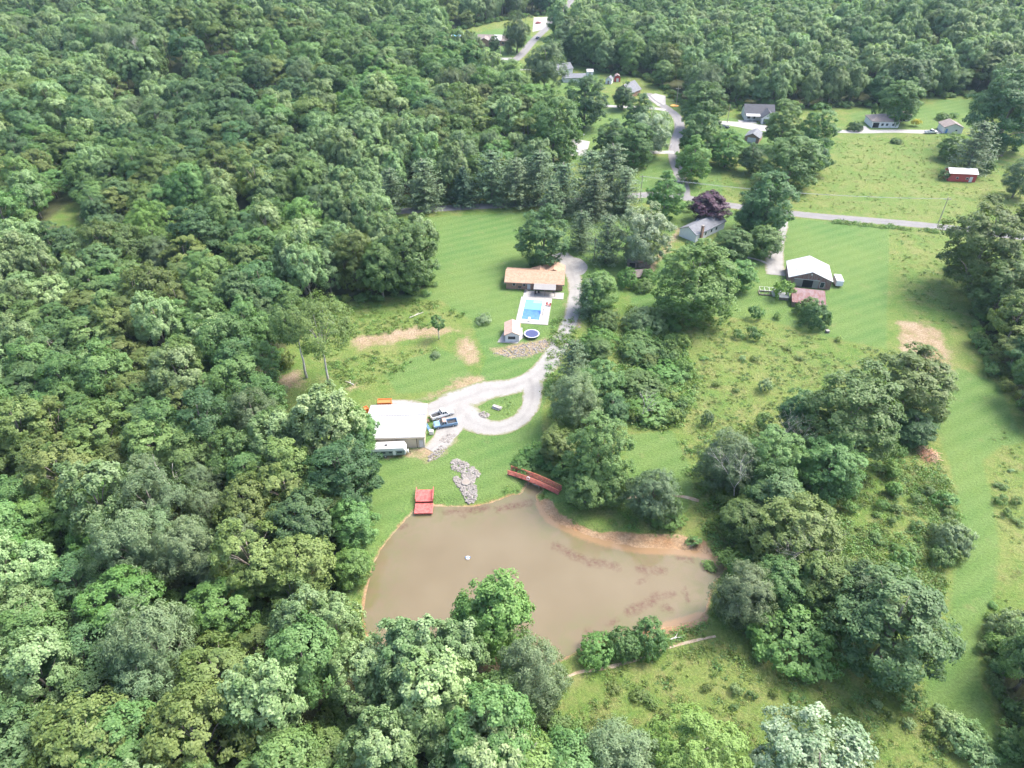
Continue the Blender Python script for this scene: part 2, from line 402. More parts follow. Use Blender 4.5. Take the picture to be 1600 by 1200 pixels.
me = mesh_np('ground', np.c_[GP, GZ], GF, GROUND_MAT, True)
at = me.attributes.new('zone', 'FLOAT_COLOR', 'POINT'); at.data.foreach_set('color', np.stack([zl, zd, zf, zc], 1).astype(np.float32).ravel())
ground = bpy.data.objects.new('ground', me); COL.objects.link(ground)
tag(ground, 'grassy ground of lawns, meadows, bare soil and woodland floor', 'ground', kind='structure')

# ------------------------------------------------------------------ pond water
def fill_poly(poly, z):
    """flat sheet with a grid inside an outline"""
    import bmesh
    bm = bmesh.new(); vs = [bm.verts.new((p[0], p[1], z)) for p in poly]; f = bm.faces.new(vs)
    bmesh.ops.triangulate(bm, faces=[f]); me = bpy.data.meshes.new('sheet'); bm.to_mesh(me); bm.free(); return me

m, N, L, b = mat_new('pond_water'); geo = N.new('ShaderNodeNewGeometry')
n1, n2, n3 = noise(.05, 3), noise(.35, 5, .65, dist=.6), noise(1.3, 4, .7)
base = mixc(rng_(n1, .35, .65), (.114,.090,.054), (.132,.107,.067))
sh = N.new('ShaderNodeAttribute'); sh.attribute_name = 'shallow'
base = mixc(math_('MULTIPLY', sh.outputs['Fac'], rng_(n2, .40, .62)), base, (.105,.098,.048))
alg = N.new('ShaderNodeAttribute'); alg.attribute_name = 'weed'
aw = rng_(math_('ADD', alg.outputs['Fac'], math_('MULTIPLY', math_('SUBTRACT', n2, .5), 1.6)), .42, .95, 0, .8)
base = mixc(math_('MULTIPLY', aw, rng_(n3, .35, .6)), base, (.078,.036,.026))
clb = N.new('ShaderNodeAttribute'); clb.attribute_name = 'clay'
base = mixc(rng_(math_('ADD', clb.outputs['Fac'], math_('MULTIPLY', math_('SUBTRACT', n3, .5), .6)), .4, .8, 0, .8), base, (.20,.125,.070))
L.new(base, b.inputs['Base Color']); b.inputs['Roughness'].default_value = .07; b.inputs['IOR'].default_value = 1.33
bp = N.new('ShaderNodeBump'); bp.inputs['Strength'].default_value = .06; bp.inputs['Distance'].default_value = .1; L.new(noise(2.5, 3), bp.inputs['Height']); L.new(bp.outputs[0], b.inputs['Normal'])
wx = np.arange(POND[:, 0].min()-1, POND[:, 0].max()+2, .7); wy = np.arange(POND[:, 1].min()-1, POND[:, 1].max()+2, .7)
wX, wY = np.meshgrid(wx, wy); WP = np.stack([wX.ravel(), wY.ravel()], 1); wd = sdf(WP, POND)
jj = np.arange(len(WP)).reshape(len(wy), len(wx)); WF = np.stack([jj[:-1,:-1], jj[:-1,1:], jj[1:,1:], jj[1:,:-1]], -1).reshape(-1, 4)
WF = WF[(wd[WF] < 1.2).any(1)]
me = mesh_np('pond_water', np.c_[WP, np.full(len(WP), WATER_Z)], WF, m, True)
def fattr(me, name, v):
    a = me.attributes.new(name, 'FLOAT', 'POINT'); a.data.foreach_set('value', np.asarray(v, np.float32))
def blotch(lst):
    o = np.zeros(len(WP))
    for (x0, y0, x1, y1, w) in lst:
        a, c = poly_w([(x0, y0)])[0], poly_w([(x1, y1)])[0]; ab = c-a
        t = np.clip((WP-a) @ ab/(ab @ ab), 0, 1); q = WP-a-t[:, None]*ab; o = np.maximum(o, sstep(w*1.6, 0, np.hypot(q[:, 0], q[:, 1])))
    return o
fattr(me, 'shallow', sstep(-9, -1, wd))
fattr(me, 'weed', blotch([(868,850,900,866,1.6),(900,866,935,880,1.6),(935,876,965,884,1.5),(985,952,1020,935,1.6),(1025,928,1050,924,1.4),(1000,886,1035,888,1.5),(1060,868,1080,872,1.0),
    (1000,905,1012,900,1.0),(920,982,936,993,1.2),(950,972,962,966,.9),(700,797,760,790,1.4),(780,792,826,782,1.5),(622,822,634,818,1.0),(1040,945,1048,948,1.2),(1070,915,1076,935,.8),(720,803,726,804,.8)]))
fattr(me, 'clay', np.maximum(near_line(WP, CLAY_LINE, 3.4), near_line(WP, CLAY_LINE2, 2.2))*sstep(-3.5, -.3, wd))
water = bpy.data.objects.new('pond_water', me); COL.objects.link(water)
tag(water, 'muddy brown pond water with reddish weed patches', 'pond', kind='structure')

# ------------------------------------------------------------------ roads, drives and paths
def drive_mat(name, c1, c2, verge, edge=.78):
    m = two_tone(name, c1, c2, scale=.3, scale2=4, rough=.95, bump=.3, var=.09, lo=.35, hi=.65); N_, L_ = m.node_tree.nodes, m.node_tree.links; b_ = N_['Principled BSDF']
    src = b_.inputs['Base Color'].links[0].from_socket
    a = N_.new('ShaderNodeAttribute'); a.attribute_name = 'across'; g_ = N_.new('ShaderNodeNewGeometry'); nz = N_.new('ShaderNodeTexNoise'); nz.inputs['Scale'].default_value = .8; nz.inputs['Detail'].default_value = 6; nz.inputs['Roughness'].default_value = .75
    L_.new(g_.outputs['Position'], nz.inputs['Vector']); ab = N_.new('ShaderNodeMath'); ab.operation = 'ABSOLUTE'; L_.new(a.outputs['Fac'], ab.inputs[0])
    ad = N_.new('ShaderNodeMath'); ad.operation = 'MULTIPLY_ADD'; ad.inputs[1].default_value = .9; L_.new(nz.outputs['Fac'], ad.inputs[0])
    sb = N_.new('ShaderNodeMath'); sb.operation = 'SUBTRACT'; sb.inputs[1].default_value = .45; L_.new(ab.outputs[0], sb.inputs[0]); L_.new(sb.outputs[0], ad.inputs[2])
    mr = N_.new('ShaderNodeMapRange'); mr.inputs[1].default_value = edge; mr.inputs[2].default_value = edge+.22; L_.new(ad.outputs[0], mr.inputs[0])
    tr = N_.new('ShaderNodeMapRange'); tr.inputs[1].default_value = .30; tr.inputs[2].default_value = .0; tr.inputs[3].default_value = 1.0; tr.inputs[4].default_value = .88; L_.new(ab.outputs[0], tr.inputs[0])
    sc_ = N_.new('ShaderNodeVectorMath'); sc_.operation = 'SCALE'; L_.new(src, sc_.inputs[0]); L_.new(tr.outputs[0], sc_.inputs['Scale'])
    mx = N_.new('ShaderNodeMix'); mx.data_type = 'RGBA'; L_.new(mr.outputs[0], mx.inputs[0]); L_.new(sc_.outputs[0], mx.inputs[6]); mx.inputs[7].default_value = verge
    L_.new(mx.outputs[2], b_.inputs['Base Color']); return m

def strip(name, pts, width, mat, z, label, cat, rag=0.0, seed=0, world=False):
    c = catmull(pts if world else poly_w(pts), 10); seg = np.r_[0, np.cumsum(np.hypot(*np.diff(c, axis=0).T))]
    n = max(8, int(seg[-1]/1.2)); t = np.linspace(0, seg[-1], n); c = np.c_[np.interp(t, seg, c[:, 0]), np.interp(t, seg, c[:, 1])]
    d = np.gradient(c, axis=0); d /= np.linalg.norm(d, axis=1)[:, None]; nr = np.c_[-d[:, 1], d[:, 0]]
    r = np.random.default_rng(seed); wl = np.interp(np.linspace(0, 1, n), np.linspace(0, 1, len(width)), width) if hasattr(width, '__len__') else np.full(n, width)
    k = 9; rows = []
    for j in range(k):
        o = (j/(k-1)-.5)
        jit = r.normal(0, rag, n)*(1 if j in (0, k-1) else 0)
        jit = np.convolve(jit, [.25, .5, .25], 'same')
        q = c + nr*((wl*o)+jit)[:, None]; rows.append(np.c_[q, hills(q[:, 0], q[:, 1])+z+(.03*(1-(2*o)**2))])
    V = np.stack(rows, 1).reshape(-1, 3); ii = np.arange(n*k).reshape(n, k)
    F = np.stack([ii[:-1,:-1], ii[1:,:-1], ii[1:,1:], ii[:-1,1:]], -1).reshape(-1, 4)[:, ::-1]
    me = mesh_np(name, V, F, mat, True); x = me.attributes.new('across', 'FLOAT', 'POINT'); x.data.foreach_set('value', np.tile(np.linspace(-1, 1, k), n).astype(np.float32))
    o = bpy.data.objects.new(name, me); COL.objects.link(o)
    return tag(o, label, cat, kind='structure')

def sheet(name, pts, mat, z, label, cat, smooth=0):
    w = poly_w(pts); w = catmull(w, smooth, True) if smooth else w
    me = fill_poly(w, z); me.materials.append(mat)
    if me.polygons[0].normal.z < 0: me.flip_normals()
    o = bpy.data.objects.new(name, me); COL.objects.link(o); return tag(o, label, cat, kind='structure')

ASPHALT = drive_mat('asphalt', (.125,.120,.120,1), (.155,.148,.147,1), (.120,.120,.050,1), .80)
GRAVEL = drive_mat('gravel', (.178,.170,.160,1), (.215,.207,.196,1), (.120,.125,.055,1), .74); GRAVEL_FLAT = two_tone('gravel_spread', (.178,.170,.160,1), (.215,.207,.196,1), scale=.5, scale2=4, rough=.95, bump=.5, var=.16)
CONCRETE = two_tone('concrete', (.205,.195,.182,1), (.25,.243,.23,1), scale=.4, scale2=2, rough=.85, bump=.05, var=.06)
SOIL = two_tone('soil_path', (.22,.16,.10,1), (.28,.23,.165,1), scale=.5, scale2=4, rough=.95, bump=.3)
strip('road', [(-900,445),(-300,415),(0,400),(150,389),(250,382),(350,362),(480,345),(590,333),(700,325),(830,318),(960,309),(1020,304),(1070,309),(1120,318),(1250,335),(1400,348),(1500,358),(1600,371),(2100,430)],
      5.6, ASPHALT, .03, 'grey asphalt county road running across behind the houses', 'road', .08, 1)
strip('road', [(1068,309),(1068,295),(1061,270),(1053,245),(1056,220),(1062,200),(1057,182),(1040,168),(1022,156),(1012,146)], 5.2, ASPHALT, .022, 'pale side road curving up between the trees', 'road', .08, 2)
strip('road', [(912,-30),(893,0),(876,22),(852,46),(834,63),(815,85),(796,101),(770,125),(740,160)], 6.0, ASPHALT, .03, 'far straight road leading away at the top', 'road', .08, 3)
sheet('parking_area', [(834,27),(880,26),(930,26),(932,33),(880,36),(862,36),(850,46),(832,50)], CONCRETE, .045, 'pale concrete parking area beside the far road', 'parking area')
strip('gravel_drive', [(872,396),(886,410),(898,440),(898,470),(893,495),(880,525),(862,560),(835,588),(800,604),(760,610),(715,626),(672,640),(640,634),(596,630)], [7,6.5,4.8,4.4,4.6,4.8,5.2,6.0,6.2,6.6,8.6,8,4.2,3.4], GRAVEL, .034, 'pale gravel drive sweeping from the house down to the shop', 'driveway', .3, 4)
strip('gravel_drive', [(828,592),(832,615),(826,640),(806,660),(775,669),(745,663),(722,646),(712,632)], [6,5.2,4.8,4.6,5.0,6.2,8.5,9], GRAVEL, .042, 'pale gravel loop curving round the grass island', 'driveway', .25, 5)
strip('gravel_drive', [(712,640),(706,662),(692,686),(672,704)], [11,8.5,6,3.5], GRAVEL, .05, 'rough gravel spur beside the two pickups', 'driveway', .5, 6)
sheet('gravel_turnaround', [(884,404),(905,404),(918,416),(912,428),(898,430),(888,420)], GRAVEL_FLAT, .06, 'gravel turning place behind the ranch house', 'driveway', 4)
strip('gravel_drive', [(1226,346),(1220,370),(1214,392),(1211,412),(1213,430)], [3,3.2,4,6,6.5], GRAVEL, .05, 'tan gravel lane ending beside the white-roofed barn', 'driveway', .3, 7)
strip('concrete_drive', [(1116,190),(1150,194),(1185,199),(1200,201)], [4,7,10,9], CONCRETE, .04, 'concrete drive in front of the white house with dark roof', 'driveway', .05, 8)
strip('concrete_drive', [(1300,205),(1345,206),(1400,205),(1450,206),(1478,205)], [4,4.5,4.5,5.5,5.5], CONCRETE, .04, 'long concrete drive below the tan hip-roofed house', 'driveway', .05, 9)
sheet('concrete_drive', [(1343,197),(1352,197),(1362,205),(1345,206)], CONCRETE, .055, 'short concrete spur left of the tan house', 'driveway')
strip('concrete_drive', [(930,164),(970,167),(1010,168),(1040,172)], 4, CONCRETE, .04, 'concrete drive crossing behind the far square lawn', 'driveway', .05, 10)
sheet('concrete_drive', [(886,226),(896,217),(922,221),(916,243),(889,243)], CONCRETE, .04, 'bright concrete parking pad with a silver car', 'driveway')
strip('concrete_drive', [(1012,238),(1030,238),(1053,238)], 4, CONCRETE, .05, 'short pale drive off the side road', 'driveway', .05, 11)
sheet('concrete_drive', [(1012,150),(1024,146),(1040,150),(1040,163),(1028,166)], CONCRETE, .05, 'wide pale drive mouth under the dark trees', 'driveway')
strip('concrete_drive', [(752,92),(775,92),(800,92)], 6, CONCRETE, .04, 'bright drive off the far road in front of the far house', 'driveway', .05, 12)
strip('concrete_drive', [(805,109),(830,109),(845,109)], 2.0, CONCRETE, .04, 'thin pale strip of drive under the far trees', 'driveway', .05, 13)
strip('gravel_drive', [(160,396),(180,388),(205,388)], [7,8,6], GRAVEL, .06, 'gravel drive showing through the woods', 'driveway', .4, 14)
strip('path', [(246,428),(252,440),(250,452)], 2.2, CONCRETE, .06, 'short grey path strip seen through the wood', 'path', .1, 15)
strip('path', [(1168,402),(1190,408),(1206,416)], 1.2, CONCRETE, .045, 'narrow concrete walk leading to the barn lane', 'path', .05, 16)
strip('path', [(880,1062),(905,1050),(950,1043),(985,1033),(1010,1026),(1040,1014),(1078,1003),(1118,994)], [.5,.4,.6,.5,.35,.5,.7,.5], SOIL, .03, 'thin trodden earth path below the pond', 'path', .12, 17)
strip('path', [(978,779),(995,776),(1040,775),(1065,776),(1092,783)], [.8,.6,.5,.8,.9], SOIL, .03, 'short trodden path behind the grey feathery tree', 'path', .1, 18)
# ------------------------------------------------------------------ foliage
def unit(v): return v/(np.linalg.norm(v, axis=-1, keepdims=True)+1e-9)

def leaf_quads(P, Nn, half, asp, r, droop=None):
    n = len(P); t = unit(np.cross(Nn, r.normal(size=(n, 3))) if droop is None else droop)
    bt = unit(np.cross(Nn, t)); s = (half*r.uniform(.7, 1.3, n))[:, None]; w = s*asp
    fold = Nn*s*.25
    V = np.stack([P-t*s, P+bt*w+fold, P+t*s, P-bt*w+fold], 1).reshape(-1, 3)
    return V, np.arange(n*4).reshape(n, 4)

def fib(n, zlo, r, jit=.15):
    k = np.arange(n)+.5; z = 1-(1-zlo)*k/n; ph = k*2.39996+r.uniform(0, 6.28); q = np.sqrt(np.clip(1-z*z, 0, 1))
    return unit(np.stack([q*np.cos(ph), q*np.sin(ph), z], 1)+r.normal(0, jit, (n, 3)))

def broadleaf(seed, h=18., R=5., base=.06, n1=20, n2=11, nl=62, leaf=.195, asp=.62, up=.6, lump=.42, zlo=-.62, spread=.64, flat=.85, upright=0., inner=0):
    """crown built of boughs, sprays on the boughs and leaves on the sprays"""
    r = np.random.default_rng(seed); z0 = h*base; rz = (h-z0)/2; C = np.array([0, 0, z0+rz])
    d1 = fib(n1, zlo, r)
    if inner: d1 = np.concatenate([d1, fib(inner, -.7, r)]); n1 += inner
    env = np.array([R, R, rz]); lr = R*lump*r.uniform(.72, 1.22, n1)
    taper = np.where(d1[:, 2] > 0, 1, 1+.12*d1[:, 2])
    bc = C+d1*env*(spread*r.uniform(.80, 1.18, n1)*taper)[:, None]
    if inner: bc[-inner:] = C+(bc[-inner:]-C)*.5
    bc += np.c_[r.normal(0, R*.05, (n1, 2)), r.normal(0, rz*.05, n1)]
    d2 = unit(r.normal(size=(n1, n2, 3))+(d1*.75+np.array([0, 0, .45]))[:, None, :])
    sr = lr[:, None]*r.uniform(.30, .52, (n1, n2))
    sc_ = bc[:, None, :]+d2*lr[:, None, None]*np.array([1, 1, flat])*r.uniform(.62, 1.05, (n1, n2, 1))
    d3 = unit(r.normal(size=(n1, n2, nl, 3))+(d2*.9+np.array([0, 0, .35+upright]))[:, :, None, :])
    P = sc_[:, :, None, :]+d3*sr[:, :, None, None]*r.uniform(.45, 1.12, (n1, n2, nl, 1))*np.array([1, 1, 1+upright])
    hull = unit((P-C)/env)
    Nn = unit(d3*.55+hull*.75+np.array([0, 0, up*.6])+r.normal(0, .36, d3.shape))
    tint = np.clip(.42+r.normal(0, .13, (n1, 1, 1))+r.normal(0, .12, (n1, n2, 1))+r.normal(0, .22, (n1, n2, nl)), 0, 1)
    P = P.reshape(-1, 3); Nn = Nn.reshape(-1, 3); tint = tint.ravel()
    keep = P[:, 2] > .25; P, Nn, tint = P[keep], Nn[keep], tint[keep]
    V, F = leaf_quads(P, Nn, leaf, asp, r)
    return V, F, tint, bc

def conifer(seed, h=18., R=4., base=.10, whorls=17, nb=8, seg=7, leaf=.34, droopy=.25, power=.85, plume=0.):
    r = np.random.default_rng(seed); Ps, Ns, Ts = [], [], []
    for w in range(whorls):
        t = (w+r.uniform(-.3, .3))/whorls; z = h*(base+(1-base)*t*.98); rad = R*max(.06, (1-t)**power)*r.uniform(.75, 1.15)
        for k in range(nb):
            a = 6.283*(k+.5*(w % 2))/nb+r.normal(0, .25); rr = rad*r.uniform(.65, 1.15)
            n = max(3, int(seg*(.4+.6*rr/R))); q = np.linspace(.15, 1, n)
            x = np.stack([np.cos(a)*rr*q, np.sin(a)*rr*q, z-droopy*rr*q+plume*rr*q**2], 1)
            for j in range(9):
                o = r.normal(0, 1, (n, 3))*np.array([.32, .32, .16])*(.35+.3*rr)/1.2
                Ps.append(x+o); Ns.append(np.stack([np.cos(a)*np.ones(n)*.35, np.sin(a)*np.ones(n)*.35, np.ones(n)], 1)+r.normal(0, .45, (n, 3)))
                Ts.append(np.clip(r.normal(.45, .22, n), 0, 1))
    P = np.concatenate(Ps); Nn = unit(np.concatenate(Ns)); V, F = leaf_quads(P, Nn, leaf, .34, r)
    return V, F, np.concatenate(Ts), None

def shrub(seed, h=2.6, R=2.0, n1=9, n2=8, nl=22, leaf=.15, **k):
    return broadleaf(seed, h, R, .02, n1, n2, nl, leaf, lump=.5, zlo=-.15, spread=.55, **k)

def foliage_mesh(name, geo_, mat):
    V, F, t, _ = geo_; me = mesh_np(name, V, F, mat)
    a = me.attributes.new('tint', 'FLOAT', 'FACE'); a.data.foreach_set('value', t.astype(np.float32)); return me

def trunk_mb(h, r0, lobes, seed, top=.8, lean=0.):
    rs = random.Random(seed); mb = MB(); n = 6
    pts = [Vector((rs.uniform(-.12, .12)*i*.6+lean*i/n, rs.uniform(-.12, .12)*i*.6, h*top*i/n)) for i in range(n+1)]
    mb.tube(pts, [r0*(1.25 if i == 0 else 1)*(1-.82*i/n) for i in range(n+1)], 7)
    if lobes is not None:
        idx = list(range(len(lobes))); rs.shuffle(idx)
        for i in idx[:9]:
            e = Vector(lobes[i]); k = max(1, min(n-1, int(n*(e.z*.62)/(h*top)))); s = pts[k]
            mid = s.lerp(e, .55)+Vector((0, 0, .12*(e-s).length))
            rr = r0*(1-.82*k/n)*.55
            mb.tube([s, mid, e], [rr, rr*.6, rr*.2], 5)
    return mb

def mb_mesh(mb, name, mat):
    me = bpy.data.meshes.new(name); me.from_pydata(mb.v, [], mb.f); me.update(); me.materials.append(mat)
    me.polygons.foreach_set('use_smooth', [True]*len(me.polygons)); return me

SHAPES = {  # kind: shape makers; built at 18 m high and 10 m across, then scaled
 'pale':   [dict(n1=24, lump=.34, leaf=.20, up=.3, upright=.55, spread=.68), dict(n1=20, lump=.37, leaf=.21, up=.3, upright=.45), dict(n1=27, lump=.32, leaf=.20, up=.35, upright=.6, spread=.7)],
 'olive':  [dict(n1=26, lump=.34, leaf=.20, flat=.65, spread=.70, n2=9), dict(n1=22, lump=.38, leaf=.20, flat=.7, n2=10), dict(n1=30, lump=.31, leaf=.19, flat=.65, spread=.72, n2=9)],
 'mid':    [dict(), dict(n1=24, lump=.38), dict(n1=17, lump=.46)],
 'dark':   [dict(n1=22, lump=.40, leaf=.18), dict(n1=26, lump=.35, leaf=.18), dict(n1=18, lump=.45, leaf=.18)],
 'grey':   [dict(n1=22, lump=.40, leaf=.20, asp=.3, upright=.5, up=.2), dict(n1=26, lump=.36, leaf=.21, asp=.28, upright=.7, up=.15)],
 'bright': [dict(n1=20, lump=.42, leaf=.22), dict(n1=24, lump=.38, leaf=.21)],
 'lime':   [dict(n1=26, lump=.34, leaf=.20, upright=.6, asp=.4)],
 'silver': [dict(n1=24, lump=.36, leaf=.20, upright=.4, up=.4), dict(n1=24, lump=.36, leaf=.20, upright=.4, up=.4)],
 'purple': [dict(n1=22, lump=.38, leaf=.21)],
}
PROTO = {}; LOW = {}; BIG = {}
sd = 100
for k, lst in SHAPES.items():
    PROTO[k] = []
    for d in lst:
        sd += 1; g = broadleaf(sd, **d)
        PROTO[k].append((foliage_mesh('crown', g, LM[k]), mb_mesh(trunk_mb(18, .30, g[3], sd), 'trunk', BARK)))
    for j in range(2 if k in ('mid', 'dark', 'grey', 'olive') else 1):
        sd += 1; d = dict(lst[j % len(lst)]); d.update(base=-.10, zlo=-.86, n1=int(d.get('n1', 20)*1.45), inner=6); g = broadleaf(sd, **d)
        LOW.setdefault(k, []).append((foliage_mesh('crown', g, LM[k]), mb_mesh(trunk_mb(18, .30, g[3], sd), 'trunk', BARK)))
        if k in ('mid', 'dark', 'bright', 'olive', 'silver', 'lime'):
            sd += 1; d.update(n1=60, lump=.26, leaf=.155, n2=12, nl=36, spread=.76, inner=13); g = broadleaf(sd, **d)
            BIG.setdefault(k, []).append((foliage_mesh('crown', g, LM[k]), mb_mesh(trunk_mb(18, .30, g[3], sd), 'trunk', BARK)))
for k, lst in {'pine': [dict(R=5, plume=.35, droopy=.1, nb=7, whorls=15, power=.40, leaf=.34, base=.04), dict(R=5, plume=.3, droopy=.1, nb=7, whorls=14, power=.48, leaf=.34, base=.06)],
               'spruce': [dict(R=5, whorls=20, nb=9, power=.9), dict(R=5, whorls=18, nb=9, power=.8)]}.items():
    PROTO[k] = []
    for d in lst:
        sd += 1; PROTO[k].append((foliage_mesh('crown', conifer(sd, **d), LM[k]), mb_mesh(trunk_mb(18, .28, None, sd, top=.97), 'trunk', BARK)))
SHR = {}
for k in ('mid', 'bright', 'grey', 'dark', 'lime', 'olive', 'weed', 'pale', 'yellow'):
    SHR[k] = []
    for j in range(2):
        sd += 1; SHR[k].append(foliage_mesh('foliage', shrub(sd, upright=.3 if k in ('grey', 'pale') else .1), LM[k]))

WIDE = {}
for k in ('mid', 'bright', 'pale', 'grey', 'dark', 'olive'):
    sd += 1; WIDE[k] = foliage_mesh('foliage', broadleaf(sd, 2.6, 2.0, -.5, 46, 9, 26, .075, lump=.27, zlo=-.2, spread=.76), LM[k])

KIND_WORDS = {'pale': 'pale tufted', 'olive': 'olive green', 'mid': 'mid green', 'dark': 'dark green', 'grey': 'grey-green feathery', 'bright': 'bright green', 'lime': 'lime green', 'silver': 'silvery white-leaved', 'purple': 'purple-leaved', 'pine': 'grey-green pine', 'spruce': 'dark spruce'}
RATIO = {'pale': 1.75, 'olive': 1.45, 'mid': 1.55, 'dark': 1.45, 'grey': 1.6, 'bright': 1.35, 'lime': 1.3, 'silver': 1.5, 'purple': 1.35, 'pine': 2.1, 'spruce': 2.4}

def place_tree(kind, x, y, w, h, label, group=None, name='broadleaf_tree', low=False):
    v = R_.choice(BIG[kind] if low and w > 12.5 and kind in BIG else (LOW[kind] if low and kind in LOW else PROTO[kind]))
    z = float(ground_z(np.array([[x, y]]))[0][0])
    t = thing(name, label, 'tree', (x, y, z-.05), R_.uniform(0, 6.28), group); t.scale = (w/10, w/10, h/18)
    for me, nm in ((v[0], 'crown'), (v[1], 'trunk')):
        o = bpy.data.objects.new(nm, me); COL.objects.link(o); o.parent = t
    return t

TREE_SPOTS = []                      # (x, y, radius) of every tree placed by hand
def at_crown(cx, cy, w_px, ratio):
    """where a tree stands whose crown centre shows at (cx, cy) and is w_px wide"""
    w = 8.0
    for _ in range(6):
        h = w*ratio; p = G(cx, cy, h*.58); w = w_px/pxscale(p.x, p.y, h*.58+p.z)
    return p.x, p.y, w, w*ratio

